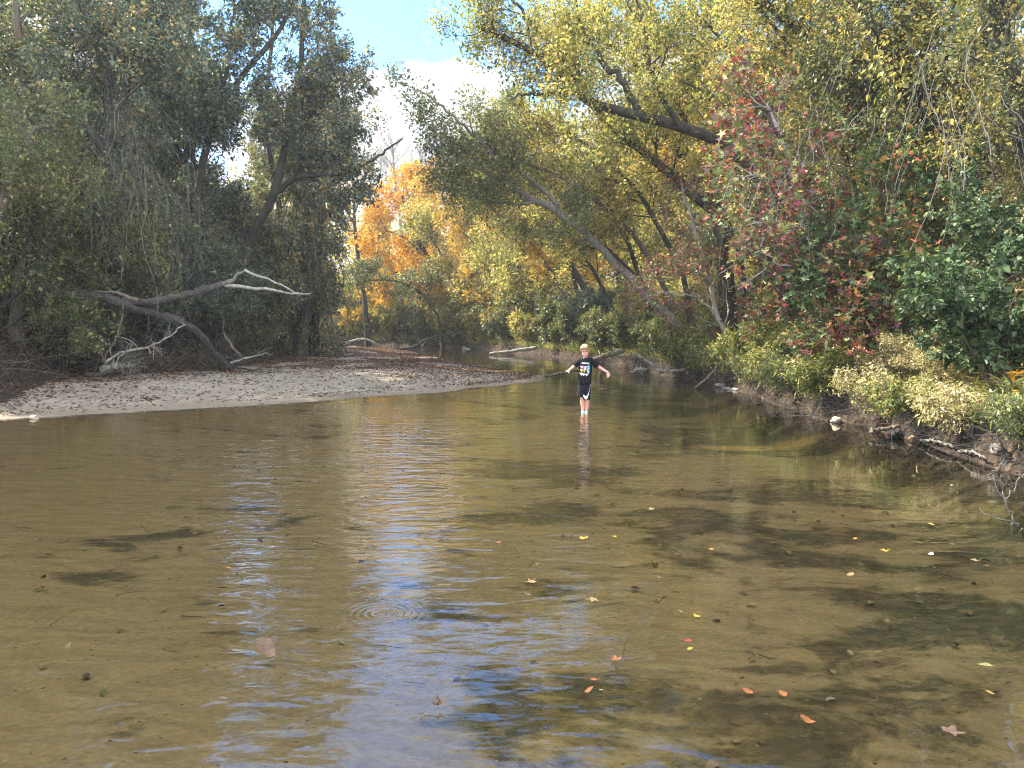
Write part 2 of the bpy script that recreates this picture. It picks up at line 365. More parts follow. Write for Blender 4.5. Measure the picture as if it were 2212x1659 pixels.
def ground_mats():
    # river bed: tan sand with dark drifts of rotting leaves and weed
    m, t = new_mat('river_bed_sand'); tcn = t.n('TexCoord')
    pos = t.n('Mapping', {'Vector': (tcn, 'Object'), 'Scale': (.75, 1.25, 1), 'Rotation': (0, 0, rad(12))})
    big = t.n('TexNoise', {'Vector': pos, 'Scale': .42, 'Detail': 3.0, 'Roughness': .55, 'Distortion': .3})
    mid = t.n('TexNoise', {'Vector': pos, 'Scale': 1.7, 'Detail': 8.0, 'Roughness': .7, 'Distortion': .35})
    fin = t.n('TexNoise', {'Vector': pos, 'Scale': 26.0, 'Detail': 6.0, 'Roughness': .7})
    sx = t.n('SeparateXYZ', {0: (tcn, 'Object')})
    bias = t.n('MapRange', {'Value': (sx, 0), 'From Min': -1.5, 'From Max': 3.5, 'To Min': -.06, 'To Max': .045})
    k = t.math('ADD', (t.math('ADD', (t.math('MULTIPLY', (big, 0), .6), 0), (t.math('MULTIPLY', (mid, 0), .55), 0)), 0), (bias, 0))
    k2 = t.math('ADD', k, (t.math('MULTIPLY', (t.math('SUBTRACT', (fin, 0), .5), 0), .10), 0))
    fac = t.ramp(k2, [(.585, (0, 0, 0)), (.635, (1, 1, 1))])
    sand = t.ramp((fin, 0), [(.25, (.25, .175, .080)), (.5, (.39, .285, .135)), (.75, (.55, .42, .22))])
    sand2 = t.mix((big, 0), (sand, 0), (.25, .17, .07, 1)); sand2.inputs['Fac'].default_value = .35
    t.t.links.remove(sand2.inputs['Fac'].links[0]); sand2.inputs['Fac'].default_value = .35
    vor = t.n('TexVoronoi', {'Vector': pos, 'Scale': 14.0, 'Randomness': 1.0})
    litter = t.ramp((vor, 'Color'), [(0, (.065, .055, .028)), (.5, (.11, .092, .048)), (.85, (.16, .115, .058)), (1, (.24, .16, .08))])
    col = t.mix((fac, 0), (sand2, 0), (litter, 0))
    # ridges the current has left in the sand, and scattered pebbles
    wv = t.n('TexWave', {'Vector': pos, 'Scale': 1.1, 'Distortion': 14.0, 'Detail': 4.0, 'Detail Scale': 1.1}, bands_direction='Y')
    col = t.mix(.28, (col, 0), (t.mix((t.ramp((wv, 'Fac'), [(.1, (.55, .52, .48)), (.7, (1, 1, 1))]), 0), (0, 0, 0, 1), (col, 0), 'MIX'), 0))
    peb = t.n('TexVoronoi', {'Vector': pos, 'Scale': 19.0}); pm = t.math('MULTIPLY', (t.math('LESS_THAN', (peb, 'Distance'), .16), 0), (t.math('GREATER_THAN', (t.n('SeparateColor', {0: (peb, 'Color')}), 0), .80), 0))
    col = t.mix(pm, (col, 0), (t.ramp((t.n('SeparateColor', {0: (peb, 'Color')}), 1), [(0, (.05, .04, .025)), (.5, (.14, .08, .04)), (1, (.50, .40, .26))]), 0))
    # orange patch of sunlight right of the boy, painted into the bed colour
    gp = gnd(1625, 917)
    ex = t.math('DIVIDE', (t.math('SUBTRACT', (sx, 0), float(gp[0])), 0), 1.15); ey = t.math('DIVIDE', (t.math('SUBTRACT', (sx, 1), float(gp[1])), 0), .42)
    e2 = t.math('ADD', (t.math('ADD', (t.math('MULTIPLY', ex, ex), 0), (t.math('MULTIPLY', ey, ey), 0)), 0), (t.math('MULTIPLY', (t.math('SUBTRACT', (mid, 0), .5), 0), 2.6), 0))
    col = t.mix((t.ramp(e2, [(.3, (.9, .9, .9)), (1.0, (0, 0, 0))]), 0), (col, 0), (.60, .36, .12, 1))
    bp = t.n('Bump', {'Height': (t.math('ADD', (fin, 0), (fac, 0)), 0), 'Distance': .012, 'Strength': .8})
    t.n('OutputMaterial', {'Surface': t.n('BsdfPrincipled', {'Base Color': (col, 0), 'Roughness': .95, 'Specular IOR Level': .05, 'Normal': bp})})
    bed = m
    # dry sand bar
    m, t = new_mat('dry_sand'); tcn = t.n('TexCoord')
    n0 = t.n('TexNoise', {'Vector': (tcn, 'Object'), 'Scale': .5, 'Detail': 4.0})
    n1 = t.n('TexNoise', {'Vector': (tcn, 'Object'), 'Scale': 5.0, 'Detail': 8.0, 'Roughness': .7, 'Distortion': .5})
    n2 = t.n('TexNoise', {'Vector': (tcn, 'Object'), 'Scale': 60.0, 'Detail': 4.0})
    c = t.ramp((n1, 0), [(.32, (.16, .13, .10)), (.48, (.32, .275, .21)), (.62, (.41, .355, .275)), (.8, (.47, .415, .33))])
    c2 = t.mix((t.ramp((n0, 0), [(.4, (0, 0, 0)), (.65, (.55, .55, .55))]), 0), (c, 0), (.25, .21, .165, 1))
    # wet rim just above the water
    sp = t.n('SeparateXYZ', {0: (tcn, 'Object')}); wet = t.ramp((t.math('ADD', (sp, 2), (t.math('MULTIPLY', (n0, 0), -.05), 0)), 0), [(0.0, (1, 1, 1)), (.045, (0, 0, 0))])
    c3 = t.mix((wet, 0), (c2, 0), (.24, .20, .14, 1))
    hh = t.math('ADD', (t.math('MULTIPLY', (n1, 0), 2.0), 0), (n2, 0))
    bp = t.n('Bump', {'Height': hh, 'Distance': .055, 'Strength': .9})
    t.n('OutputMaterial', {'Surface': t.n('BsdfPrincipled', {'Base Color': (c3, 0), 'Roughness': .9, 'Specular IOR Level': .15, 'Normal': bp})})
    sandm = m
    # banks: dark soil, roots and rotting litter
    m, t = new_mat('bank_soil'); tcn = t.n('TexCoord')
    n1 = t.n('TexNoise', {'Vector': (tcn, 'Object'), 'Scale': 3.0, 'Detail': 8.0, 'Roughness': .7})
    vo = t.n('TexVoronoi', {'Vector': (tcn, 'Object'), 'Scale': 11.0})
    c = t.ramp((vo, 'Color'), [(0, (.018, .013, .010)), (.5, (.042, .030, .022)), (.88, (.10, .072, .05)), (1, (.20, .145, .10))])
    c2 = t.mix((n1, 0), (c, 0), (.030, .023, .017, 1))
    bp = t.n('Bump', {'Height': (t.math('ADD', (n1, 0), (vo, 0)), 0), 'Distance': .08, 'Strength': 1.0})
    t.n('OutputMaterial', {'Surface': t.n('BsdfPrincipled', {'Base Color': (c2, 0), 'Roughness': .95, 'Specular IOR Level': .1, 'Normal': bp})})
    return bed, sandm, m
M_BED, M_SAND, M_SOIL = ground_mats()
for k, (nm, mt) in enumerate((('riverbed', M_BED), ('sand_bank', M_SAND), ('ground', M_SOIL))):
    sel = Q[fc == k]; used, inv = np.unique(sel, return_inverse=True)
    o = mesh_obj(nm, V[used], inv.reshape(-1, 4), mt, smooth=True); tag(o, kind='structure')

# ---------------------------------------------------------------- water
def water_mat():
    m, t = new_mat('creek_water'); tcn = t.n('TexCoord'); P = (tcn, 'Object')
    def N(scale, det, vec_scale, rot=0, rough=.5, dist=0.0, loc=(0, 0, 0)):
        mp = t.n('Mapping', {'Vector': P, 'Scale': vec_scale, 'Rotation': (0, 0, rad(rot)), 'Location': loc})
        return t.n('TexNoise', {'Vector': mp, 'Scale': scale, 'Detail': det, 'Roughness': rough, 'Distortion': dist})
    sp = t.n('SeparateXYZ', {0: P})
    big = N(.30, 2.0, (1, .8, 1), 0, loc=(3, 1, 0)); mask = t.ramp((big, 0), [(.38, (.04, .04, .04)), (.62, (1, 1, 1))])
    # the riffle: livelier water in the middle reach, calm near the camera and in the far pool
    dy = t.math('DIVIDE', (t.math('SUBTRACT', (sp, 1), 9.0), 0), 5.0); dx = t.math('DIVIDE', (t.math('SUBTRACT', (sp, 0), -1.6), 0), 2.6)
    r2 = t.math('ADD', (t.math('MULTIPLY', dy, dy), 0), (t.math('MULTIPLY', dx, dx), 0))
    riff = t.math('EXPONENT', (t.math('MULTIPLY', r2, -1.0), 0))
    amp = t.math('ADD', (t.math('MULTIPLY', riff, 1.15), 0), (t.math('MULTIPLY', (mask, 0), .30), 0))
    farf = t.n('MapRange', {'Value': (sp, 1), 'From Min': 17.0, 'From Max': 34.0, 'To Min': 1.0, 'To Max': .22})
    amp = t.math('MULTIPLY', amp, (farf, 0))
    a = N(5.0, 1.5, (.45, 1.15, 1), 8, .5, .5); b = N(11.0, 1.5, (.55, 1.2, 1), -14, .5, .4); c = N(1.5, 1.0, (.6, 1.1, 1), 4)
    h = t.math('ADD', (t.math('MULTIPLY', (a, 0), .021), 0), (t.math('MULTIPLY', (b, 0), .007), 0))
    h = t.math('MULTIPLY', h, amp)
    h = t.math('ADD', h, (t.math('MULTIPLY', (c, 0), .010), 0))
    # rings where something touched the surface
    def ring(x, y, lam, amp_, rmax):
        ddx = t.math('SUBTRACT', (sp, 0), x); ddy = t.math('SUBTRACT', (sp, 1), y)
        r = t.math('SQRT', (t.math('ADD', (t.math('MULTIPLY', ddx, ddx), 0), (t.math('MULTIPLY', ddy, ddy), 0)), 0))
        s_ = t.math('SINE', (t.math('MULTIPLY', r, 2 * math.pi / lam), 0))
        e = t.n('MapRange', {'Value': (r, 0), 'From Min': 0.0, 'From Max': rmax, 'To Min': 1.0, 'To Max': 0.0})
        return t.math('MULTIPLY', (t.math('MULTIPLY', s_, (e, 0)), 0), amp_)
    rc = gnd(820, 1325)
    h = t.math('ADD', h, (ring(float(rc[0]), float(rc[1]), .040, .0007, .30), 0))
    h = t.math('ADD', h, (ring(float(BOY[0]), float(BOY[1]), .17, .0050, 1.1), 0))
    bp = t.n('Bump', {'Height': h, 'Distance': 1.0, 'Strength': 1.0})
    fr = t.n('Fresnel', {'IOR': 1.58, 'Normal': bp})
    gl = t.n('BsdfGlossy', {'Color': (1, 1, 1, 1), 'Roughness': .015, 'Normal': bp})
    tr = t.n('BsdfTransparent', {'Color': (.96, .93, .83, 1)})
    t.n('OutputMaterial', {'Surface': t.n('MixShader', {0: fr, 1: tr, 2: gl})})
    return m
M_WATER = water_mat()
wx = np.linspace(-90, 12, 52); wy = np.concatenate([np.linspace(-20, 80, 51)])
WX, WY = np.meshgrid(wx, wy); qq = np.arange(WX.size).reshape(WX.shape)
o = mesh_obj('water', np.stack([WX, WY, WX * 0], -1).reshape(-1, 3), np.stack([qq[:-1, :-1], qq[:-1, 1:], qq[1:, 1:], qq[1:, :-1]], -1).reshape(-1, 4), M_WATER)
tag(o, kind='structure')
# ---------------------------------------------------------------- trees
def ppath(path, K, jit=0.0, g=rng):
    """points (px, py, depth) -> a smooth world path; depth may be left out after the first"""
    pts, Y = [], None
    for p in path:
        if len(p) > 2: Y = p[2]
        pts.append(at(p[0], p[1], Y))
    C = catmull(pts, K)
    if jit: C[1:-1] += g.normal(size=(K - 2, 3)) * jit
    return C

def tree(label, path, r0, r1, leaf, bark, limbs=(), n=(26, 150, 700), L=((1.6, 3.4), (.8, 1.7), (.35, .8)), nleaf=10560, size=0.091,
         group=None, shape='oval', up=(.25, .12, .02), t0=.3, name='tree', cat='tree', seed=1, root=True, jit=.03, spread=.085,
         bend=0.0, flat=.7, toward=None, ang=(35, 80), aspect=.6, crownname='crown'):
    g = np.random.default_rng(seed)
    K = 26
    C = ppath(path, K, jit, g)
    if root:
        zb = tz(C[0, 0], C[0, 1])
        if C[0, 2] > zb - .1:
            d = C[0] - C[1]; d = d / max(.05, np.linalg.norm(d)); dn = np.array([d[0] * .5, d[1] * .5, -1.0]); 
            b = C[0] + dn * (C[0, 2] - zb + .25); C = catmull(np.vstack([[b], C[::3], [C[-1]]]), K)
    R = np.linspace(0, 1, K); Rr = r0 * (1 - R) ** .8 + r1 * R ** .9; Rr[:3] *= np.array([1.35, 1.15, 1.04])
    base = C[0].copy()
    o = empty(name, base, label, cat, group)
    mains = [(C[None], Rr[None], 10)]
    LP, LR = [C[None]], [Rr[None]]
    for lp, lr in limbs:
        c = ppath(lp, K, jit, g); 
        mains.append((c[None], np.linspace(lr, max(.012, lr * .22), K)[None], 8)); LP.append(c[None]); LR.append(np.linspace(lr, max(.012, lr * .22), K)[None])
    P0 = np.concatenate(LP); R0 = np.concatenate(LR)
    # children of limbs may sprout anywhere along them, those of the trunk above t0
    n1t = max(1, int(n[0] * (1 if len(limbs) == 0 else .5)))
    a1 = spawn(P0[:1], R0[:1], n1t, L[0], ang, up[0], 9, .13, bend, (t0, 1), g=g, toward=toward)
    parts = [a1]
    if len(limbs): parts.append(spawn(P0[1:], R0[1:], max(2, n[0] - n1t), L[0], ang, up[0], 9, .13, bend, (.15, 1), g=g, toward=toward))
    P1 = np.concatenate([p[0] for p in parts]); R1 = np.concatenate([p[1] for p in parts])
    P2, R2 = spawn(P1, R1, n[1], L[1], (25, 70), up[1], 6, .18, bend, (.2, 1), g=g)
    P3, R3 = spawn(P2, R2, n[2], L[2], (25, 75), up[2], 4, .2, bend, (.15, 1), g=g, rfac=.008)
    V_, F_ = tubes(mains + [(P1, R1, 6), (P2, R2, 4), (P3, R3, 3)])
    mesh_obj('trunk', V_, F_, MB[bark], o, smooth=True)
    if nleaf:
        k3 = int(nleaf * .85)
        v, f = leaf_mesh(P3, k3, size, spread, shape, g, flat, aspect=aspect)
        v2, f2 = leaf_mesh(P2, nleaf - k3, size, spread * 1.3, shape, g, flat, aspect=aspect)
        mesh_obj(crownname, np.vstack([v, v2]), np.vstack([f, f2 + len(v)]), ML[leaf], o, fattr=g.random(nleaf))
    return o

def rooted(name, x, y, h, seed, leaf, bark, label, cat='tree', group=None, lean=(0, 0), r0=.16, **kw):
    """a free-standing tree at x, y"""
    g = np.random.default_rng(seed); z = tz(x, y) - .2
    pts = [(x + lean[0] * t ** 1.4 + g.normal() * .12, y + lean[1] * t ** 1.4 + g.normal() * .12, z + h * t) for t in (0, .2, .4, .6, .8, 1.)]
    K = 22; C = catmull(pts, K); R = np.linspace(0, 1, K); Rr = r0 * (1 - R) ** .8 + .02
    return C, Rr, g

def build_at(label, x, y, h, seed, leaf, bark, group=None, lean=(0, 0), r0=.16, n=(30, 170, 700), L=((1.8, 3.6), (.8, 1.8), (.35, .9)),
             nleaf=7920, size=0.122, t0=.25, up=(.35, .15, .05), name='tree', cat='tree', spread=.1, shape='oval', aspect=.6, bend=0.0):
    C, Rr, g = rooted(name, x, y, h, seed, leaf, bark, label, lean=lean, r0=r0)
    o = empty(name, C[0], label, cat, group)
    P1, R1 = spawn(C[None], Rr[None], n[0], L[0], (35, 75), up[0], 8, .13, bend, (t0, 1), g=g)
    P2, R2 = spawn(P1, R1, n[1], L[1], (25, 70), up[1], 5, .18, bend, (.2, 1), g=g)
    P3, R3 = spawn(P2, R2, n[2], L[2], (25, 75), up[2], 4, .2, bend, (.15, 1), g=g, rfac=.008)
    V_, F_ = tubes([(C[None], Rr[None], 9), (P1, R1, 5), (P2, R2, 4), (P3, R3, 3)])
    mesh_obj('trunk', V_, F_, MB[bark], o, smooth=True)
    if nleaf:
        v, f = leaf_mesh(P3, nleaf, size, spread, shape, g, .8, aspect=aspect)
        mesh_obj('crown', v, f, ML[leaf], o, fattr=g.random(nleaf))
    return o

def shrub(label, x, y, h, w, leaf, nleaf, size, seed, group=None, bark='brown', shape='oval', nst=9, name='shrub', cat='shrub', z=None, up=.5, spread=.05, aspect=.6, lean=(0, 0), n2=70, n3=260, bend=0.0):
    g = np.random.default_rng(seed); z = tz(x, y) - .08 if z is None else z
    o = empty(name, (x, y, z), label, cat, group)
    K = 8; st, K0 = [], np.array([x, y, z])
    for i in range(nst):
        a = g.uniform(0, 2 * np.pi); rr = g.uniform(.2, 1) * w * .5
        tip = K0 + np.array([math.cos(a) * rr + lean[0], math.sin(a) * rr + lean[1], h * g.uniform(.6, 1.0)])
        midp = K0 + (tip - K0) * .5 + np.array([0, 0, h * .12]) + g.normal(size=3) * .05
        st.append(catmull([K0 + g.normal(size=3) * np.array([.06, .06, 0]), midp, tip], K))
    P1 = np.array(st); R1 = np.linspace(1, .3, K)[None] * np.full((nst, 1), max(.008, h * .011))
    P2, R2 = spawn(P1, R1, n2, (h * .22, h * .5), (30, 70), up * .5, 5, .18, bend, (.15, 1), g=g)
    P3, R3 = spawn(P2, R2, n3, (h * .1, h * .24), (30, 75), .05, 4, .2, bend, (.1, 1), g=g, rfac=.008)
    V_, F_ = tubes([(P1, R1, 5), (P2, R2, 4), (P3, R3, 3)])
    mesh_obj('stem', V_, F_, MB[bark], o, smooth=True)
    v, f = leaf_mesh(P3, nleaf, size, spread, shape, g, .8, aspect=aspect)
    mesh_obj('foliage', v, f, ML[leaf], o, fattr=g.random(nleaf))
    return o

GL = 'shaded trees on the left bank'
GR = 'trees leaning over the creek from the right bank'
GF = 'autumn trees on the far bank'
# ---- left bank
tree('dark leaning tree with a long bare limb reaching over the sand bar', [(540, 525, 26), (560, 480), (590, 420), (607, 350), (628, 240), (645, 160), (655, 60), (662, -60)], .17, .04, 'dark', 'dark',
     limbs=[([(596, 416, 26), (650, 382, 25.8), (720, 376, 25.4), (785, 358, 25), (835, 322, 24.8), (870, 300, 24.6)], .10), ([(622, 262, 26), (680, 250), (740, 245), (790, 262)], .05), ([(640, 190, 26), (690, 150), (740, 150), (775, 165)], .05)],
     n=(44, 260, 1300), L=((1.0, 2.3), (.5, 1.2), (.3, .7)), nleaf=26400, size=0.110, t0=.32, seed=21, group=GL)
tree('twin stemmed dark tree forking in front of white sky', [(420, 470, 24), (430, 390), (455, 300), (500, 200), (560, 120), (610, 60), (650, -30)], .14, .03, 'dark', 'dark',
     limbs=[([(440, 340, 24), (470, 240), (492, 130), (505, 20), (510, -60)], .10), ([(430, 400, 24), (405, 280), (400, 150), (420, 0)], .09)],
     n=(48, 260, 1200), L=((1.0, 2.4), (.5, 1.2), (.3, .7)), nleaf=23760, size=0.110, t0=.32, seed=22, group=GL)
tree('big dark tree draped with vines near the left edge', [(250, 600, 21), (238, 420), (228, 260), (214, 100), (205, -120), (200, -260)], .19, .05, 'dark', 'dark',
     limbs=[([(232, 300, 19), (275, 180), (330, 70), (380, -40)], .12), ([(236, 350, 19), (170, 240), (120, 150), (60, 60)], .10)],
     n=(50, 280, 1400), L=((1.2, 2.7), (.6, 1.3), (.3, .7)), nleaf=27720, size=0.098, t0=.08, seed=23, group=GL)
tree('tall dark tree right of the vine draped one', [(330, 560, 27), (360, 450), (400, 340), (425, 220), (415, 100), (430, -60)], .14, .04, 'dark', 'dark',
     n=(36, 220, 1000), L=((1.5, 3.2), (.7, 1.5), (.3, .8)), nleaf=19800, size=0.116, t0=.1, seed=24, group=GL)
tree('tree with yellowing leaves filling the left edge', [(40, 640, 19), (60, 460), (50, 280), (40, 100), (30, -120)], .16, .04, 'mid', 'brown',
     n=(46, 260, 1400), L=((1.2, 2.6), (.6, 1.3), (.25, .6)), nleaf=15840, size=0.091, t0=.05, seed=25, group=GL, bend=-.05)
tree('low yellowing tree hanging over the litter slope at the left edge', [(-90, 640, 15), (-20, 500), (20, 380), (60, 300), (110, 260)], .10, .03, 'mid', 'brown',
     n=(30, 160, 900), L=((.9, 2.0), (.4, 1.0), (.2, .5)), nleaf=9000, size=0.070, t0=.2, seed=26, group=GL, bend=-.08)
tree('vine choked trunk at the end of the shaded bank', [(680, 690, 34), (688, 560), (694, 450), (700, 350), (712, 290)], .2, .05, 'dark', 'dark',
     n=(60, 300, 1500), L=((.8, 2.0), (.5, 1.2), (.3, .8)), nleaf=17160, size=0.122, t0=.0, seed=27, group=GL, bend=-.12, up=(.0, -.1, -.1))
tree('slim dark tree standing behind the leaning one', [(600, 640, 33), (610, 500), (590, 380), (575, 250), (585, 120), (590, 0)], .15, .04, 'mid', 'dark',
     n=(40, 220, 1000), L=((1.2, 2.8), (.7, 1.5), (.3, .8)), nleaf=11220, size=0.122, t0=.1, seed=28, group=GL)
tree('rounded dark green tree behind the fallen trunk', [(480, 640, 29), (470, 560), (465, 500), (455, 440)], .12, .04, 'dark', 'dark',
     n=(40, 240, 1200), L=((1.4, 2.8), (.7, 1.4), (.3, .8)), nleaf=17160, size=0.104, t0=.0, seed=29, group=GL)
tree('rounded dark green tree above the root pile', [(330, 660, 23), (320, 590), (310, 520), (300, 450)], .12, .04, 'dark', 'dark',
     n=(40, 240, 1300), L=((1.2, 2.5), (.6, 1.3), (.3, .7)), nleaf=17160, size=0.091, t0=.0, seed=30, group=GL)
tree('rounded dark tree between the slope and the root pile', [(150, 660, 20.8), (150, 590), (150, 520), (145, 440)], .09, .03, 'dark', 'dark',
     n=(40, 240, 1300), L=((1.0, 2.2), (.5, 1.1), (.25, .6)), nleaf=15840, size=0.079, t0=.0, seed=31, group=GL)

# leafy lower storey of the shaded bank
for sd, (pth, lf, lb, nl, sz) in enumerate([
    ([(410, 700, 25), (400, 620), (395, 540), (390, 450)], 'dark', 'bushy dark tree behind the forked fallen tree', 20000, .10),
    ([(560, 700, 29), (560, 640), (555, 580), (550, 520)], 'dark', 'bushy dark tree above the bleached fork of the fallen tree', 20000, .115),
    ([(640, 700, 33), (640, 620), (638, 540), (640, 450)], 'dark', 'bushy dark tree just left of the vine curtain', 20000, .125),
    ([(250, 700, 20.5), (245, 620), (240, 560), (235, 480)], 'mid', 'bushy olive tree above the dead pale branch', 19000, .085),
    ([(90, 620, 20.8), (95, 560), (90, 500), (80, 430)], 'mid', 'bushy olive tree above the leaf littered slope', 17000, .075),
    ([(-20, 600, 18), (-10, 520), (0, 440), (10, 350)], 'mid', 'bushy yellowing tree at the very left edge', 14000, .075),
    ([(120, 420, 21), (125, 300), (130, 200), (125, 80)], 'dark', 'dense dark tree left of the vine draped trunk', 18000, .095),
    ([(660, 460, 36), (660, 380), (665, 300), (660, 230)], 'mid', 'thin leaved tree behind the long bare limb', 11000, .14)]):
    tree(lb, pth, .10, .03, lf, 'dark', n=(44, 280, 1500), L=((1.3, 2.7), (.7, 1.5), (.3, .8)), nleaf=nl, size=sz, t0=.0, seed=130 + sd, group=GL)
# free standing trees deeper in the shaded wood (several hold the crown that keeps the creek in shade)
LV = [build_at('tall dark tree deep in the left wood, its trunk hidden by leaves', -17, 24, 16, 41, 'dark', 'dark', GL, nleaf=22440, size=0.183, n=(40, 240, 1000), t0=.15, r0=.22),
      build_at('tall green tree deep in the left wood with thinner leaves', -15.5, 33, 15, 42, 'mid', 'dark', GL, nleaf=18480, size=0.183, n=(44, 260, 1100), t0=.15, r0=.2)]
def zt(x, y): return tz(x, y) - .2
for i, (v, x, y, rz, sc, lb) in enumerate([
    (0, -21, 19, 1.0, 1.05, 'tall dark tree behind the yellowing left edge tree'), (1, -15, 17.5, 2.2, .95, 'tall green tree just behind the leaf littered slope'),
    (0, -13.5, 28, 3.1, 1.0, 'tall dark tree behind the twin stemmed tree'), (1, -20, 30, 4.0, 1.15, 'tall green tree far back between the left trunks'),
    (0, -18, 40, 5.1, 1.05, 'tall dark tree far back, seen between thin branches'), (1, -14.5, 45, .4, .85, 'green tree at the back end of the shaded bank'),
    (0, -24, 13, 1.9, 1.1, 'tall dark tree cut off by the left edge'), (0, -18, 11, 2.7, 1.0, 'dark tree just outside the left edge, casting shade'),
    (0, -16.5, 6, .9, 1.05, 'dark tree left of the viewer, shading the near water'), (1, -20, 1, 4.4, 1.1, 'green tree left of the viewer, shading the water'),
    (0, -26, 36, 2.6, 1.1, 'tall dark tree at the back of the left wood, shading the sand bar'), (1, -24, 27, 1.6, 1.1, 'tall green tree at the back of the left wood, shading the sand bar'), (0, -22, 48, 4.6, 1.0, 'tall dark tree beyond the far end of the sand bar'),
    (0, -15.8, -4, 3.6, 1.0, 'dark tree left and behind the viewer')]):
    copy_thing(LV[v], (x, y, zt(x, y)), rz, sc, lb, GL)

# ---- right bank, leaning over the creek
tree('grey lit trunk leaning far left over the creek behind the boy', [(1530, 760, 25), (1490, 725), (1400, 640), (1320, 560), (1240, 482), (1130, 418), (1050, 370), (990, 330), (960, 290)], .17, .04, 'mid', 'grey',
     limbs=[([(1240, 482, 25), (1160, 400, 25.5), (1080, 350, 25.5), (1010, 345, 25), (960, 350, 25)], .09), ([(1130, 418, 25), (1060, 330, 24.6), (985, 255, 24.4), (920, 205, 24.2), (885, 190, 24)], .08), ([(1180, 440, 25), (1100, 440), (1040, 430), (985, 395)], .06)],
     n=(44, 280, 1300), L=((.9, 2.2), (.5, 1.1), (.3, .6)), nleaf=27720, size=0.091, t0=.42, seed=51, spread=.16, group=GR)
tree('dark trunk leaning left with its foot in the green bushes', [(1307, 715, 37), (1285, 665), (1245, 590), (1200, 520), (1155, 470), (1085, 428), (1030, 405)], .2, .05, 'yg', 'dark',
     n=(34, 200, 900), L=((1.2, 2.6), (.6, 1.4), (.3, .8)), nleaf=8580, size=0.134, t0=.45, seed=52, group=GR)
tree('thin dark trunk leaning left behind the grey lit one', [(1400, 650, 30), (1375, 600), (1300, 530), (1250, 480), (1180, 380), (1140, 300)], .15, .03, 'yg', 'dark',
     n=(34, 200, 900), L=((1.0, 2.4), (.6, 1.3), (.3, .7)), nleaf=9240, size=0.110, t0=.4, seed=53, group=GR)
tree('huge dark limb arching left across the yellow leaves', [(1790, 600, 18), (1700, 470), (1600, 345), (1500, 290), (1400, 250), (1300, 236), (1232, 190), (1180, 125), (1110, 90), (1040, 60)], .16, .04, 'yg', 'dark',
     limbs=[([(1300, 240, 18), (1240, 205), (1160, 203), (1100, 215)], .08), ([(1235, 195, 18), (1190, 100), (1130, 30), (1080, -40)], .08), ([(1385, 248, 18), (1345, 180), (1290, 110), (1250, 40), (1240, -40)], .10), ([(1470, 280, 18), (1400, 140), (1390, 40), (1340, -60)], .08)],
     n=(56, 320, 1700), L=((.9, 2.0), (.5, 1.0), (.25, .6)), nleaf=21621, size=0.076, t0=.35, seed=54, spread=.14, group=GR)
tree('dark trunk rising left under the huge limb', [(1565, 500, 22), (1540, 458), (1480, 403), (1400, 338), (1335, 290), (1290, 240), (1245, 150), (1210, 70)], .17, .04, 'yg', 'dark',
     n=(30, 200, 1000), L=((1.0, 2.4), (.6, 1.2), (.3, .7)), nleaf=7207, size=0.098, t0=.35, seed=55, group=GR)
tree('steep dark trunk crossing behind the huge limb', [(1560, 560, 24), (1545, 455), (1500, 375), (1445, 300), (1395, 215), (1370, 120), (1390, 0)], .18, .05, 'gold', 'dark',
     limbs=[([(1500, 375, 24), (1530, 250), (1540, 120), (1580, 0)], .08)],
     n=(40, 240, 1200), L=((1.2, 2.8), (.6, 1.4), (.3, .8)), nleaf=8751, size=0.104, t0=.25, seed=56, group=GR)
tree('massive dark trunk leaning up left near the right edge', [(2180, 540, 13.5), (2130, 450), (2060, 330), (1960, 190), (1890, 70), (1850, -20), (1820, -120)], .21, .08, 'mid', 'dark',
     limbs=[([(1960, 190, 13.5), (1990, 60), (2030, -60)], .10)], n=(40, 240, 1300), L=((.9, 2.0), (.5, 1.0), (.25, .6)), nleaf=10296, size=0.067, t0=.3, seed=57, group=GR)
tree('massive dark trunk cut by the top right corner', [(2260, 480, 11.5), (2235, 330), (2200, 210), (2165, 100), (2140, -30), (2130, -120)], .22, .12, 'mid', 'dark',
     n=(34, 200, 1000), L=((.8, 1.8), (.4, .9), (.25, .5)), nleaf=7722, size=0.061, t0=.2, seed=58, group=GR)
tree('long dark limbed tree sweeping up left below the white sky', [(2060, 520, 16), (2010, 380), (1960, 260), (1900, 172), (1830, 125), (1750, 78), (1690, 42), (1630, -20)], .18, .05, 'yg', 'dark',
     n=(36, 220, 1100), L=((.9, 2.0), (.5, 1.1), (.25, .6)), nleaf=5662, size=0.073, t0=.35, seed=59, group=GR)
tree('crooked thin tree in front of the white sky gap', [(1930, 420, 17), (1880, 320), (1800, 240), (1720, 175), (1660, 140), (1600, 130)], .11, .03, 'yg', 'brown',
     limbs=[([(1800, 240, 17), (1770, 170), (1700, 100), (1650, 40)], .05)], n=(34, 180, 700), L=((.8, 1.8), (.5, 1.0), (.25, .5)), nleaf=5000, size=0.060, t0=.3, seed=60, group=GR)
tree('young green tree above the red saplings', [(1650, 560, 20), (1640, 460), (1620, 330), (1600, 200), (1570, 60), (1550, -40)], .12, .04, 'yg', 'brown',
     n=(40, 240, 1200), L=((1.0, 2.2), (.5, 1.2), (.3, .6)), nleaf=8236, size=0.085, t0=.1, seed=61, group=GR)
tree('vine covered green tree left of the massive leaning trunk', [(1990, 640, 14.5), (1960, 520), (1900, 400), (1870, 250), (1850, 100)], .12, .03, 'mid', 'brown',
     n=(44, 260, 1400), L=((.8, 1.9), (.4, 1.0), (.25, .6)), nleaf=11325, size=0.067, t0=.0, seed=62, group=GR, bend=-.06)
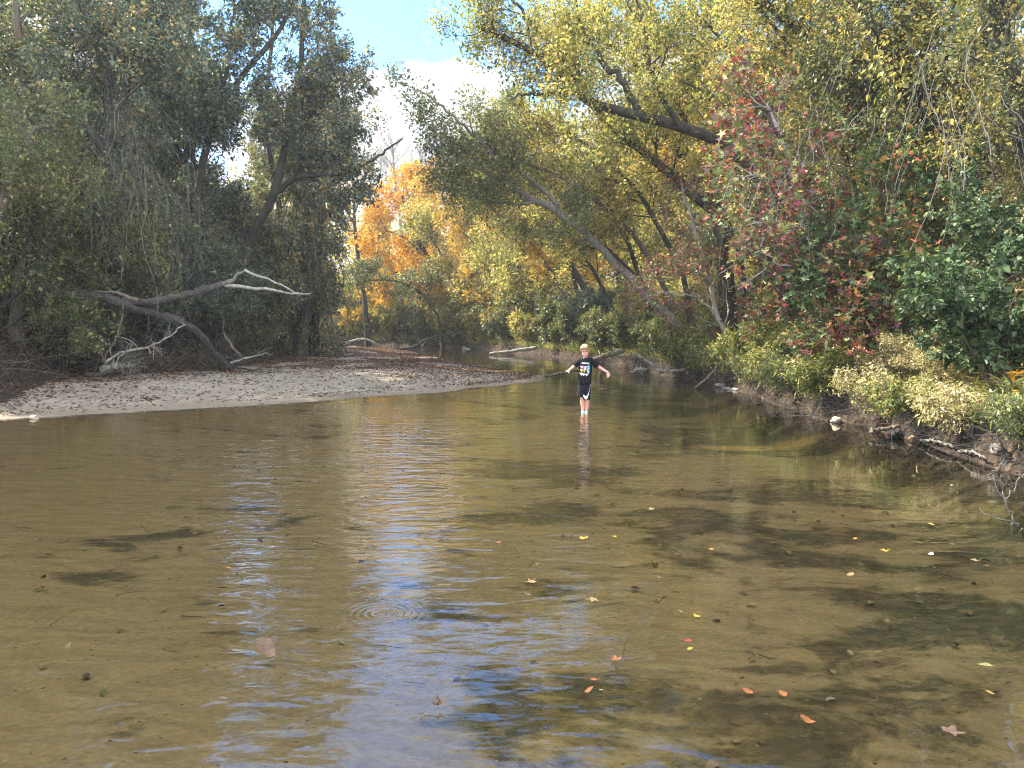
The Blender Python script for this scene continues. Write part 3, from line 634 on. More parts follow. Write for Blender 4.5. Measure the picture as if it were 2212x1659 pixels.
tree('vine covered green tree filling the upper right edge', [(2215, 640, 13), (2190, 500), (2120, 300), (2080, 150), (2060, -20)], .12, .03, 'yg', 'brown',
     n=(44, 260, 1400), L=((.9, 1.9), (.4, 1.0), (.25, .6)), nleaf=10296, size=0.061, t0=.0, seed=63, group=GR, bend=-.06)
for sd, (pth, r, lf, lb, nl) in enumerate([
    ([(1450, 665, 27), (1400, 560), (1330, 470), (1230, 392), (1120, 352), (1040, 345)], .10, 'yg', 'slender dark tree arching left just above the grey lit trunk', 15000),
    ([(1480, 610, 26), (1430, 500), (1370, 410), (1290, 330), (1200, 275), (1120, 262)], .10, 'yg', 'slender dark tree arching left below the huge limb', 15000),
    ([(1600, 570, 23), (1560, 450), (1520, 330), (1440, 200), (1340, 110), (1250, 60)], .11, 'yg', 'slender tree arching up left through the huge limb', 16000),
    ([(1640, 530, 21), (1600, 400), (1570, 280), (1500, 150), (1430, 60), (1380, -20)], .09, 'yg', 'slender tree arching up left, right of the limb crossing', 15000),
    ([(1720, 570, 19), (1690, 420), (1650, 280), (1600, 150), (1520, 40)], .08, 'yg', 'slender tree rising behind the white stemmed red sapling', 13000),
    ([(1860, 570, 16), (1840, 400), (1790, 250), (1720, 120), (1650, 20)], .07, 'yg', 'slender tree leaning left across the white sky gap', 7000),
    ([(1960, 610, 15), (1940, 420), (1900, 250), (1830, 100), (1770, -20)], .07, 'mid', 'slender tree leaning left beside the massive trunk', 12000),
    ([(1330, 690, 33), (1290, 600), (1235, 510), (1160, 430), (1080, 380)], .10, 'yg', 'slender tree arching left behind the boy, half lit', 13000),
    ([(1410, 690, 29), (1385, 600), (1340, 500), (1270, 400), (1180, 320), (1080, 260)], .10, 'yg', 'long slender tree arching into the dark crown over the water', 15000),
    ([(1240, 690, 41), (1205, 610), (1160, 540), (1100, 480), (1040, 440)], .11, 'gold', 'slender golden tree arching left over the far pool', 12000),
    ([(2090, 640, 13.5), (2090, 460), (2070, 280), (2010, 120), (1950, -20)], .06, 'yg', 'slender yellowing tree between the two massive trunks', 12000)]):
    tree(lb, pth, r, .02, lf, 'dark' if sd % 3 else 'brown', n=(40, 260, 1400), L=((.9, 2.1), (.5, 1.1), (.25, .6)), nleaf=int(nl * .55), size=.06 + .0018 * pth[0][2], t0=.3, seed=160 + sd, group=GR, spread=.10)
# ---- saplings on the right bank
SG = 'sweetgum saplings turning colour on the right bank'
tree('pale stemmed sapling with small dull red leaves', [(1582, 750, 21.5), (1555, 692), (1530, 605), (1503, 500), (1482, 430), (1470, 385)], .085, .02, 'red', 'pale',
     limbs=[([(1553, 690, 21.5), (1500, 640, 21.2), (1440, 632, 21), (1385, 645, 20.8)], .03), ([(1530, 610, 21.5), (1500, 585), (1460, 600), (1420, 610)], .025)],
     n=(34, 170, 600), L=((.8, 1.9), (.35, .9), (.2, .5)), nleaf=6500, size=0.075, shape='star', t0=.2, seed=71, name='sapling', cat='sapling', group=SG, flat=.6)
tree('red leaved sapling with a white stem in the middle of the right bank', [(1850, 748, 14), (1800, 655), (1762, 560), (1732, 462), (1697, 340), (1672, 262), (1655, 225)], .075, .015, 'red', 'pale',
     limbs=[([(1800, 655, 14), (1740, 600, 13.6), (1680, 560, 13.3), (1600, 540, 13)], .022), ([(1732, 462, 14), (1690, 400, 13.7), (1620, 380, 13.5), (1575, 390, 13.4)], .02), ([(1762, 560, 14), (1700, 500, 13.6), (1640, 480, 13.4)], .02)],
     n=(44, 190, 700), L=((.9, 2.0), (.4, .9), (.15, .4)), nleaf=5600, size=0.100, shape='star', t0=.1, seed=72, name='sapling', cat='sapling', group=SG, flat=.5)
tree('sapling with red and green star leaves right of the white stemmed one', [(1885, 720, 13.3), (1890, 620), (1905, 520), (1935, 430), (1950, 360)], .06, .015, 'redgreen', 'brown',
     n=(34, 150, 520), L=((.6, 1.4), (.3, .7), (.15, .4)), nleaf=3600, size=0.105, shape='star', t0=.1, seed=73, name='sapling', cat='sapling', group=SG, flat=.5)
tree('sapling with blue green star leaves low on the right bank', [(1790, 720, 13.2), (1800, 640), (1812, 560), (1808, 490)], .05, .012, 'bluegreen', 'brown',
     n=(26, 110, 380), L=((.5, 1.1), (.25, .6), (.15, .35)), nleaf=2300, size=0.105, shape='star', t0=.05, seed=74, name='sapling', cat='sapling', group=SG, flat=.5)
tree('sapling with crimson leaves at the foot of the white stem', [(1840, 760, 12.8), (1850, 700), (1845, 630), (1835, 570)], .04, .012, 'red', 'brown',
     n=(22, 90, 300), L=((.5, 1.0), (.25, .55), (.15, .35)), nleaf=1500, size=0.110, shape='star', t0=.1, seed=75, name='sapling', cat='sapling', group=SG, flat=.5)
tree('broad sapling of dull red leaves behind the white stem', [(1700, 700, 17), (1690, 600), (1700, 500), (1690, 400)], .06, .015, 'red', 'brown',
     n=(34, 160, 600), L=((.8, 1.7), (.4, .9), (.2, .5)), nleaf=5200, size=0.090, shape='star', t0=.05, seed=76, name='sapling', cat='sapling', group=SG, flat=.6)

# ---- far bank
tree('bright orange tree at the bend of the creek', [(960, 690, 61), (950, 620), (925, 560), (900, 510), (880, 460), (868, 420)], .3, .08, 'orange', 'dark',
     limbs=[([(925, 560, 61), (880, 520), (840, 500), (812, 510)], .12), ([(900, 510, 61), (920, 440), (930, 400)], .1), ([(950, 620, 61), (900, 590), (850, 590), (815, 610)], .1)],
     n=(60, 380, 1900), L=((2.2, 4.6), (1.1, 2.3), (.5, 1.2)), nleaf=15840, size=0.207, t0=.15, seed=81, group=GF, up=(.1, .05, 0), spread=.14)
tree('dark stemmed tree arching left above the far pool', [(948, 690, 56), (930, 655), (900, 625), (860, 608), (800, 606), (770, 612)], .11, .03, 'mid', 'dark',
     n=(30, 160, 700), L=((1.2, 2.4), (.7, 1.4), (.4, .9)), nleaf=8000, size=0.150, t0=.3, seed=82, group=GF, up=(.3, .15, 0))
for i, (pth, lf, lb, r) in enumerate([
    ([(1115, 690, 54), (1090, 650), (1050, 575), (1005, 505), (965, 450), (950, 400)], 'gold', 'golden tree leaning left, just right of the orange one', .18),
    ([(1045, 700, 57), (1020, 650), (985, 590), (940, 530), (915, 470)], 'yg', 'slim pale golden tree leaning left across the orange one', .13),
    ([(1150, 690, 50), (1110, 640), (1085, 590), (1060, 540), (1040, 470), (1030, 420)], 'yg', 'yellow green tree left of the broken trunks', .17),
    ([(1190, 700, 46), (1165, 640), (1140, 570), (1120, 500), (1100, 430)], 'yg', 'pale golden tree with a dark trunk rising behind the broken trunks', .18),
    ([(1260, 690, 44), (1245, 620), (1225, 540), (1215, 450), (1200, 370)], 'yg', 'yellow green tree right of the broken trunks', .15),
    ([(1075, 640, 66), (1070, 560), (1075, 480), (1060, 400), (1050, 340)], 'yg', 'tall pale yellow tree behind the golden trees', .18),
    ([(1350, 680, 42), (1335, 600), (1320, 500), (1300, 400), (1290, 300)], 'gold', 'tall golden tree seen between the leaning trunks', .17),
    ([(1450, 640, 38), (1420, 560), (1380, 480), (1330, 400), (1280, 330)], 'yg', 'yellow green tree leaning behind the grey lit trunk', .17),
    ([(1475, 620, 34), (1465, 540), (1430, 460), (1410, 380), (1380, 260)], 'yg', 'yellow green tree right of the grey lit trunk', .15)]):
    tree(lb, pth, r, .04, lf, 'dark', n=(34, 220, 1000), L=((1.6, 3.2), (.9, 1.9), (.5, 1.1)), nleaf=7920, size=0.177, t0=.2, seed=90 + i, group=GF, spread=.12)
tree('bare dark tree with forked top, left of the orange tree', [(790, 690, 60), (783, 620), (775, 560), (765, 490), (762, 400), (760, 330)], .22, .04, 'gold', 'dark',
     limbs=[([(768, 505, 60), (745, 495), (722, 500), (705, 515)], .08), ([(766, 490, 60), (745, 440), (730, 380), (722, 340)], .09), ([(764, 470, 60), (785, 400), (790, 340)], .07)],
     n=(26, 120, 420), L=((1.4, 3.0), (.8, 1.6), (.4, .9)), nleaf=900, size=0.130, t0=.45, seed=101, group=GF, up=(.5, .3, .1))
tree('bare pinkish tree on the skyline above the orange tree', [(870, 560, 84), (862, 450), (855, 400), (850, 350), (848, 315)], .2, .05, 'gold', 'grey',
     limbs=[([(862, 450, 84), (820, 390), (790, 335)], .12), ([(860, 440, 84), (900, 380), (915, 330)], .12)],
     n=(60, 420, 2200), L=((2.4, 5.2), (1.3, 2.6), (.7, 1.5)), nleaf=900, size=0.140, t0=.3, seed=102, group=GF, up=(.7, .4, .2))
tree('broken leafless trunk above the driftwood on the far bank', [(1146, 722, 49), (1128, 680), (1120, 640), (1118, 600)], .15, .08, 'yg', 'brown', n=(5, 12, 20), L=((.3, .8), (.2, .4), (.1, .3)), nleaf=0, seed=103, group='broken trunks', t0=.5, name='dead_tree', cat='dead tree')
tree('broken leafless trunk, taller and right of the first', [(1172, 735, 47.5), (1158, 690), (1160, 640), (1172, 600)], .11, .04, 'yg', 'brown', n=(6, 14, 20), L=((.4, 1.0), (.2, .4), (.1, .3)), nleaf=0, seed=104, group='broken trunks', t0=.5, name='dead_tree', cat='dead tree')
FV = [build_at('round golden tree on the rise behind the orange tree', -20, 76, 11, 111, 'gold', 'dark', GF, nleaf=9900, size=0.293, n=(34, 200, 800), t0=.12, spread=.18),
      build_at('round yellow green tree at the left end of the far bank', -26, 72, 11, 112, 'yg', 'dark', GF, nleaf=9900, size=0.293, n=(34, 200, 800), t0=.12, spread=.18),
      build_at('dull green tree deep in the far wood', 3, 74, 12, 113, 'mid', 'dark', GF, nleaf=9900, size=0.293, n=(34, 200, 800), t0=.12, spread=.18),
      build_at('tall golden tree on the right hillside', 13, 33, 11, 114, 'gold', 'brown', GF, nleaf=13200, size=0.183, n=(36, 220, 1000), t0=.1, spread=.12),
      build_at('tall yellow green tree on the right hillside', 11, 27, 10.5, 115, 'yg', 'brown', GF, nleaf=13200, size=0.159, n=(36, 220, 1000), t0=.1, spread=.11)]
for (v, x, y, rz, sc, lb) in [
    (0, -14, 80, 1.1, .95, 'golden tree left of the pinkish bare tree'), (1, -20.5, 68, 2.3, .8, 'yellow green tree behind the forked bare tree'), (2, -31, 70, 3, .9, 'dull green tree where the creek bends away'),
    (0, -5, 78, 4.1, 1.1, 'golden tree behind the slim golden one'), (1, 1, 68, 5.3, 1.1, 'yellow green tree behind the far golden trees'), (2, -9, 74, .7, 1.0, 'dull green tree right behind the orange tree'),
    (0, 6, 60, 1.7, 1.1, 'golden tree behind the broken trunks'), (1, 9, 54, 2.9, 1.2, 'yellow green tree deep behind the leaning trunks'), (2, 12, 62, 3.9, 1.2, 'dull green tree deep behind the leaning trunks'),
    (3, 9.5, 43, 4.9, 1.0, 'golden tree behind the dark leaning trunks'), (4, 13, 47, .2, .9, 'yellow green tree far up the right hillside'), (3, 17, 40, 1.3, .9, 'golden tree far up the right hillside'),
    (4, 8.8, 35, 2.4, .9, 'yellow green tree behind the huge limb, on the slope'), (3, 20, 31, 4.3, .9, 'golden tree at the far right of the hillside'),
    (4, 18, 23, 5.9, .9, 'yellow green tree behind the upper right corner'), (3, 10.2, 24.5, .9, .75, 'low golden tree behind the red saplings'),
    (4, 13, 15.5, 1.6, .85, 'yellow green tree close behind the corner trunk')]:
    copy_thing(FV[v], (x, y, zt(x, y)), rz, sc, lb, GF)

# ---- the distant wood, one mass
g = np.random.default_rng(5)
N_ = 52000
band = g.random(N_)
X = np.where(band < .55, g.uniform(-75, 70, N_), np.where(band < .8, g.uniform(-70, -24, N_), g.uniform(24, 60, N_)))
Y = np.where(band < .55, g.uniform(88, 112, N_), np.where(band < .8, g.uniform(10, 88, N_), g.uniform(16, 88, N_)))
zg = terrain(X, Y)[0]
top = 8.5 + 7 * vnoise(X * .21, Y * .21) + 2.5 * vnoise(X * .7 + 9, Y * .7)
top = np.where((X > -22) & (X < -2) & (Y > 80), top * .62, top)
Z = zg + top * g.random(N_) ** .8
pos = np.stack([X, Y, Z], 1) + g.normal(size=(N_, 3)) * .3
d = norm(g.normal(size=(N_, 3))); nr = g.normal(size=(N_, 3)); nr = norm(nr - (nr * d).sum(1, keepdims=True) * d)
v, f = leaf_polys(pos, d, np.cross(d, nr), nr, g.uniform(.35, .8, N_)[:, None], 'oval', .7, g)
fr = g.random(N_) * .6 + vnoise(X * .12, Y * .12) * .5
o = mesh_obj('far_woods', v, f, ML['yg'], fattr=fr); tag(o, 'yellow green wood closing the view behind the banks', 'woods', kind='stuff')
# ---------------------------------------------------------------- shrubs
def bank_spot(px, py, dpt):
    p = at(px, py, dpt); return p[0], p[1]
SL = 'dark shrubs overhanging the foot of the shaded bank'
lblL = 'dark leafy shrub in the tangled row along the foot of the shaded left bank'
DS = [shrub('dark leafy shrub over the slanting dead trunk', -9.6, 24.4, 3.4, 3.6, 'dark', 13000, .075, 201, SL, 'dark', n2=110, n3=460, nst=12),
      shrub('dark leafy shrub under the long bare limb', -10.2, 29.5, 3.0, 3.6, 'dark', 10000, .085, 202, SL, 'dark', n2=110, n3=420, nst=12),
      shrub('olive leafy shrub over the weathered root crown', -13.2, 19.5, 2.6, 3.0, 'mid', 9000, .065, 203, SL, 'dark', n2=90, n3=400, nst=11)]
LBL = ['below the twin stemmed tree', 'between the slanting trunk and the sand', 'beside the small dark log on the slope', 'left of the rotten stump', 'behind the rotten stump', 'at the middle of the shaded sand edge', 'on the long straight part of the shaded bank', 'below the vine curtain, near end', 'below the vine curtain, far end', 'at the far corner of the sand bar', 'halfway up the leaf littered slope', 'behind the bushes over the slanting trunk', 'in the second row behind the stump', 'in the second row below the leaning tree', 'in the second row above the root crown', 'in the third row above the root crown', 'in the third row behind the stump', 'in the second row near the vine curtain', 'right of the rotten stump at the sand edge', 'under the tip of the bleached fork', 'over the hidden foot of the fallen tree', 'left of the hidden foot of the fallen tree']
for i, (v, x, y, rz, sc) in enumerate([(0, -10.3, 22.6, 1.2, .95), (1, -12.2, 21.6, 2.4, .9), (2, -13.8, 22.4, 3.3, 1.1), (0, -10.0, 26.8, 4.1, 1.0), (1, -11.2, 25, 5.2, 1.2), (0, -11.4, 33.2, .6, 1.1), (1, -11.6, 37.5, 1.9, 1.1),
    (0, -13, 42, 2.8, 1.2), (1, -13.6, 47, 3.9, 1.1), (0, -14.6, 52, 4.9, 1.1), (2, -16.5, 19.0, .8, .9), (2, -13.9, 26, 5.6, 1.3), (1, -12.8, 30.5, 1.4, 1.3), (0, -13, 34, 2.0, 1.4), (2, -15.8, 20.5, 2.1, 1.3),
    (1, -16.5, 24, 3.1, 1.5), (0, -15, 29, 4.4, 1.5), (1, -15, 38, 5.3, 1.5), (2, -9.4, 28.0, 3.4, .9), (2, -10.6, 31.3, 5.9, .9), (2, -11.6, 19.3, .3, .85), (0, -13.0, 20.2, 2.9, .8)]):
    copy_thing(DS[v], (x, y, tz(x, y) - .1), rz, sc * 1.12, ('dark' if v < 2 else 'olive') + ' leafy shrub ' + LBL[i], SL)

SR = 'green shrubs at the water on the far right bank'
for lb, x, y, h, wd, lf, nl, sz, sd in [
    ('bright yellow green bush behind the arched log', -4.6, 59.6, 4.2, 6.0, 'yg', 20000, .15, 211),
    ('dull brown green bush at the tip of the far sand', -8.6, 62.3, 3.2, 4.8, 'mid', 12000, .13, 212),
    ('yellow bush at the left end of the far bank', -14.0, 67, 4.6, 6, 'yg', 8000, .16, 213),
    ('pale yellow bush beside the bare forked tree', -11.8, 65.8, 4.4, 5.0, 'yg', 8000, .16, 214),
    ('grey green bush in front of the golden trees', -1.6, 56.2, 3.8, 5.6, 'mid', 18000, .12, 215),
    ('olive bush left of the broken trunks', .6, 50.6, 3.4, 5.4, 'mid', 18000, .12, 216),
    ('dark green bush right of the broken trunks', 2.9, 42.0, 3.0, 4.4, 'mid', 16000, .10, 217),
    ('dark green bush under the thin leaning trunk', 4.2, 36.6, 3.0, 4.0, 'dark', 16000, .09, 218),
    ('sunlit green bush behind the boy', 5.1, 32.8, 2.4, 3.4, 'yg', 13000, .08, 219),
    ('low green bush over the grey log on the right bank', 5.6, 29.8, 1.6, 3.0, 'mid', 11000, .07, 220),
    ('green bush on the rise above the leaf covered bank', 8.2, 29.5, 2.4, 3.0, 'mid', 7000, .09, 221),
    ('yellow green bush at the foot of the grey lit trunk', 6.7, 24.2, 1.5, 1.9, 'yg', 5000, .06, 222)]:
    shrub(lb, x, y, h, wd, lf, nl, sz, sd, SR, 'brown', nst=14, n2=120, n3=480, bend=-.06)
# low bushes trailing into the water along the far reach
WB = 'low bushes trailing into the water along the far right bank'
for k, (x_, y_, h_, w_, lf, lb) in enumerate([(5.35, 27.2, 1.3, 2.2, 'mid', 'low bush trailing into the water right of the leaf littered point'), (4.7, 30.8, 1.5, 2.4, 'mid', 'green low bush at the water right behind the boy'), (4.0, 33.6, 1.8, 2.6, 'mid', 'low bush at the water left behind the boy'), (3.3, 37.2, 2.0, 3.0, 'mid', 'green low bush overhanging the pool below the leaning trunks'),
        (2.5, 41.2, 2.1, 3.2, 'mid', 'olive low bush overhanging the pool right of the drift log'), (.9, 47.6, 2.0, 3.2, 'yg', 'yellow green low bush hanging over the long drift log'), (-.3, 51.4, 2.2, 3.4, 'mid', 'olive low bush above the pale drift root'), (-2.0, 55.2, 2.4, 3.6, 'yg', 'yellow green low bush at the head of the far pool'),
        (-4.4, 58.4, 2.8, 4.2, 'yg', 'bright yellow green low bush under the arched log tip'), (-6.9, 60.6, 2.4, 3.6, 'mid', 'dull low bush where the arched log enters the water'), (-10.5, 63.6, 2.4, 4.2, 'yg', 'pale yellow low bush on the far beach'), (-13.5, 65.2, 2.8, 4.4, 'gold', 'golden low bush at the left end of the far beach')]):
    shrub(lb, x_ + .35, y_ + .3, h_, w_, lf, 13000, .075 + .0009 * y_, 310 + k, WB, 'brown', nst=16, n2=120, n3=480, bend=-.10, lean=(-.4, -.4), spread=.07)
# hillside bushes filling the slope behind the saplings
HS = 'bushes on the slope behind the saplings'
hl = 'half shaded green bush in the thicket on the right hand slope'
H0 = shrub('green bush close behind the pale stemmed sapling', 9.0, 20.5, 2.6, 3.2, 'mid', 11000, .07, 231, HS, n2=100, n3=420)
H1 = shrub('yellow green bush between the two red saplings', 9.6, 16.5, 2.3, 3.0, 'yg', 9000, .06, 232, HS, n2=100, n3=380)
LBR = ['behind the grey lit trunk foot', 'above the red leaved sapling', 'high behind the red saplings', 'behind the broad dull red sapling', 'below the massive leaning trunk', 'right of the massive leaning trunk', 'under the corner trunk', 'behind the pale stemmed sapling', 'high behind the massive leaning trunk', 'under the white sky gap', 'high above the grey lit trunk', 'at the top right of the grassy bank', 'beyond the leaf littered point', 'farthest back on the right slope']
for i, (v, x, y, rz, sc) in enumerate([(0, 8.5, 23.5, 1.1, 1), (1, 10.5, 19, 2.2, 1.1), (0, 11, 23, 3.1, 1.2), (1, 8.6, 18.3, .4, .9), (0, 10.8, 15.0, 4.4, 1.0), (1, 11.8, 17, 5.2, 1.2), (0, 12.6, 13.6, .9, 1.1), (1, 9.2, 26.5, 1.9, 1.1),
                        (0, 12.5, 20.5, 2.9, 1.3), (1, 13, 25, 3.8, 1.4), (0, 11, 29, 4.9, 1.4), (1, 14, 17.5, 5.8, 1.3), (0, 8.2, 33, 5.5, 1.2), (1, 9.8, 37, .3, 1.4)]):
    copy_thing((H0, H1)[v], (x, y, tz(x, y) - .1), rz, sc, ('green' if v == 0 else 'yellow green') + ' bush ' + LBR[i], HS)

# the large leaved shrub at the right edge
shrub('large shrub with broad grey green leaves at the right edge', 6.45, 9.9, 2.0, 2.3, 'bluegreen', 8500, .088, 241, None, 'brown', shape='leaf6', nst=12, n2=90, n3=330, aspect=.62, spread=.03, lean=(-.5, -.1), up=.25)
shrub('upper part of the bank thicket with broad green leaves at the right edge', 7.6, 11.2, 1.9, 2.2, 'bluegreen', 5500, .088, 242, None, 'brown', shape='leaf6', nst=11, n2=90, n3=300, aspect=.62, spread=.03, lean=(-.3, -.2))
shrub('low bright green plant with narrow leaves at the foot of the large shrub', 6.15, 8.7, .62, 1.0, 'cane', 1300, .085, 243, None, 'brown', shape='leaf6', nst=9, n2=40, n3=120, aspect=.4, spread=.02, name='plant', cat='plant')
shrub('small sprig of orange red leaves above the low green plant', 6.35, 8.95, .85, .7, 'orange', 130, .085, 244, None, 'brown', shape='leaf6', nst=5, n2=14, n3=30, aspect=.4, spread=.02, name='plant', cat='plant')
shrub('bushy clump of cream flowered asters on the sunlit bank', 6.2, 12.3, 1.15, 1.6, 'straw', 12000, .03, 245, 'aster clumps on the sunlit bank', 'brown', nst=12, n2=90, n3=400, spread=.03, name='plant', cat='plant')
shrub('smaller cream aster clump nearer the forked grey log', 6.3, 10.9, 1.0, 1.4, 'straw', 10000, .03, 246, 'aster clumps on the sunlit bank', 'brown', nst=10, n2=80, n3=340, spread=.03, name='plant', cat='plant')
shrub('pale grey green aster clump beside the cane grass', 6.1, 14.2, 1.1, 1.5, 'straw', 9000, .03, 247, 'aster clumps on the sunlit bank', 'brown', nst=12, n2=90, n3=400, spread=.03, name='plant', cat='plant')

# ---------------------------------------------------------------- ground cover
def scatter(n, x0, x1, y0, y1, dens, g):
    X = g.uniform(x0, x1, n); Y = g.uniform(y0, y1, n)
    Xw = X; dr = pl_dist(X, Y, RIGHT); dl = pl_dist(X, Y, LEFT); db = pl_dist(X, Y, BANK); inb = in_poly(X, Y, LAND_L)
    z, c = terrain(X, Y)
    k = g.random(n) < dens(X, Y, dr, dl, db, inb, z, c)
    return X[k], Y[k], z[k]

def blades(name, lab, X, Y, Z, length, width, leafm, g, lean=.5, side=(-.25, -.1)):
    n = len(X); base = np.stack([X, Y, Z - .03], 1)
    a = g.uniform(0, 2 * np.pi, n); d = np.stack([np.cos(a) * lean + side[0], np.sin(a) * lean + side[1], g.uniform(.6, 1.2, n)], 1); d = norm(d)
    L_ = length * g.uniform(.5, 1.25, n); Wd = width * g.uniform(.6, 1.3, n)
    s = norm(np.cross(d, g.normal(size=(n, 3))))
    pts = [base]; p = base; dd = d.copy()
    for k in range(3):
        p = p + dd * (L_ / 3)[:, None]; pts.append(p); dd = dd + np.stack([d[:, 0] * .5, d[:, 1] * .5, -.42 * np.ones(n)], 1) * (k + 1) * .55; dd = norm(dd)
    wf = [.6, 1.0, .8, .1]
    V = np.stack([q_ + s * (Wd * wf[i] * sg)[:, None] for i, q_ in enumerate(pts) for sg in (.5, -.5)], 1)
    i0 = np.arange(n)[:, None] * 8
    F = np.concatenate([i0 + np.array([[2 * k, 2 * k + 1, 2 * k + 3, 2 * k + 2]]) for k in range(3)], 1).reshape(-1, 4)
    fr = np.repeat(g.random(n) * .55 + vnoise(X * .7, Y * .7) * .5, 3)
    o = mesh_obj(name, V.reshape(-1, 3), F, ML[leafm], fattr=fr); tag(o, lab, 'grass', kind='stuff'); return o

g = np.random.default_rng(301)
X, Y, Z = scatter(150000, 5, 16, 8, 30, lambda X, Y, dr, dl, db, inb, z, c: (c == 2) * (dr < dl) * np.clip(.75 - dr * .05, .15, .8) * smooth01(dr, .12, .45) * (1 - .65 * np.exp(-((Y - 12) / 2.2) ** 2)) * (vnoise(X * .6 + 3, Y * .6) > .30), g)
blades('cane_grass', 'green and yellow cane grass covering the right bank', X, Y, Z, .55, .018, 'cane', g)
X, Y, Z = scatter(150000, 5.6, 16, 7, 20, lambda X, Y, dr, dl, db, inb, z, c: (c == 2) * (dr < dl) * smooth01(dr, .2, .6) * np.clip(1.1 - np.abs(Y - 12) * .12, 0, 1) * (vnoise(X * .8 + 30, Y * .8) > .3), g)
blades('dry_grass', 'straw coloured dry grass on the sunlit right bank', X, Y, Z, .40, .010, 'straw', g, lean=.7)
X, Y, Z = scatter(110000, -12, 16, 27, 68, lambda X, Y, dr, dl, db, inb, z, c: (c == 2) * (dr < dl) * smooth01(dr, .1, .5) * (vnoise(X * .4 + 3, Y * .4) > .25) * .9, g)
blades('bank_grass', 'pale green grass on the far part of the right bank', X, Y, Z, .6, .03, 'cane', g)
X, Y, Z = scatter(50000, -36, 0, 60, 80, lambda X, Y, dr, dl, db, inb, z, c: (c == 2) * (dr < dl) * smooth01(dr, .5, 1.5) * (vnoise(X * .4 + 3, Y * .4) > .25), g)
blades('far_grass', 'yellow grass on the sunlit far bank', X, Y, Z, .7, .05, 'straw', g)

def leafy(name, lab, X, Y, Z, hgt, nl, size, leafm, g, shape='oval'):
    """stuff: low leafy stems, nl leaves each"""
    n = len(X); H = hgt * g.uniform(.35, 1.25, n) * (.5 + vnoise(X * .5 + 7, Y * .5))
    t = g.random((n, nl)); a = g.normal(size=(n, 3)) * .3; a[:, 2] = 1
    p = np.stack([X, Y, Z], 1)[:, None] + a[:, None] * (H[:, None] * t)[..., None] + g.normal(size=(n, nl, 3)) * (.16 * hgt)
    p = p.reshape(-1, 3); m_ = len(p)
    d = norm(g.normal(size=(m_, 3)) * np.array([1, 1, .5])); nr = g.normal(size=(m_, 3)) * .6; nr[:, 2] += 1; nr = norm(nr - (nr * d).sum(1, keepdims=True) * d)
    v, f = leaf_polys(p, d, np.cross(d, nr), nr, (size * g.uniform(.5, 1.3, m_))[:, None], shape, .6, g)
    st = np.stack([np.stack([X, Y, Z - .05], 1), np.stack([X, Y, Z], 1) + a * H[:, None]], 1)
    fr = g.random(m_) * .6 + np.repeat(vnoise(X * .5, Y * .5) * .45, nl)
    o = mesh_obj(name, v, f, ML[leafm], fattr=fr); tag(o, lab, 'undergrowth', kind='stuff'); return o
X, Y, Z = scatter(16000, -40, -8, 8, 62, lambda X, Y, dr, dl, db, inb, z, c: (c == 2) * inb * smooth01(db, .5, 1.5) * (vnoise(X * .5, Y * .5) > .25) * (1 - .97 * ((Y < 18.6) & (X > -17))), g)
leafy('undergrowth', 'dark leafy undergrowth covering the shaded left bank', X, Y, Z, 1.1, 14, .095, 'dark', g)
X, Y, Z = scatter(15000, 5, 26, 8, 30, lambda X, Y, dr, dl, db, inb, z, c: (c == 2) * (dr < dl) * smooth01(dr, .5, 1.4) * (vnoise(X * .5 + 50, Y * .5) > .28), g)
leafy('bank_undergrowth', 'mixed leafy undergrowth and weeds on the right bank', X, Y, Z, .75, 14, .05, 'mid', g)
X, Y, Z = scatter(9000, 5, 24, 10, 34, lambda X, Y, dr, dl, db, inb, z, c: (c == 2) * (dr < dl) * smooth01(dr, 2.0, 4), g)
leafy('slope_undergrowth', 'tall yellowing undergrowth on the wooded right slope', X, Y, Z, 1.5, 16, .07, 'yg', g)
X, Y, Z = scatter(9000, -40, 22, 30, 88, lambda X, Y, dr, dl, db, inb, z, c: (c == 2) * (dr < dl) * smooth01(dr, .8, 2), g)
leafy('far_undergrowth', 'yellow green undergrowth on the far bank', X, Y, Z, 1.8, 16, .16, 'yg', g)

# fallen leaves
def litter(name, lab, X, Y, Z, size, leafm, g, shape='leaf6', up=.012):
    n = len(X); p = np.stack([X, Y, Z + up * g.uniform(.3, 1.5, n)], 1); a = g.uniform(0, 2 * np.pi, n)
    d = norm(np.stack([np.cos(a), np.sin(a), g.normal(size=n) * .22], 1)); nr = g.normal(size=(n, 3)) * .28; nr[:, 2] += 1; nr = norm(nr - (nr * d).sum(1, keepdims=True) * d)
    v, f = leaf_polys(p, d, np.cross(d, nr), nr, (size * g.uniform(.5, 1.4, n))[:, None], shape, .6, g)
    o = mesh_obj(name, v, f, ML[leafm], fattr=g.random(n)); tag(o, lab, 'leaf litter', kind='stuff'); return o
def sand_dens(X, Y, dr, dl, db, inb, z, c):
    nn = vnoise(X * .9, Y * .7); near = smooth01(-db, -3.2, 0) * (~inb)
    far = smooth01(Y, 19, 27)
    rim = np.exp(-((dl - .5) / .35) ** 2) * (Y > 20)
    return (c == 1) * np.clip(.13 + near * .45 * (nn > .3) + far * .55 * (nn > .35) + rim * .5 + .25 * (nn > .72), 0, 1) * smooth01(dl, .1, .5)
X, Y, Z = scatter(330000, -24, 2, 10, 62, sand_dens, g)
litter('leaf_litter', 'brown fallen leaves strewn over the pale sand bar', X, Y, Z, .075, 'brown', g)
X, Y, Z = scatter(40000, -22, -7, 9, 60, lambda X, Y, dr, dl, db, inb, z, c: (c == 2) * inb * .8 * (db < 6), g)
litter('slope_leaves', 'dead leaves covering the foot of the left slope', X, Y, Z, .10, 'brown', g)
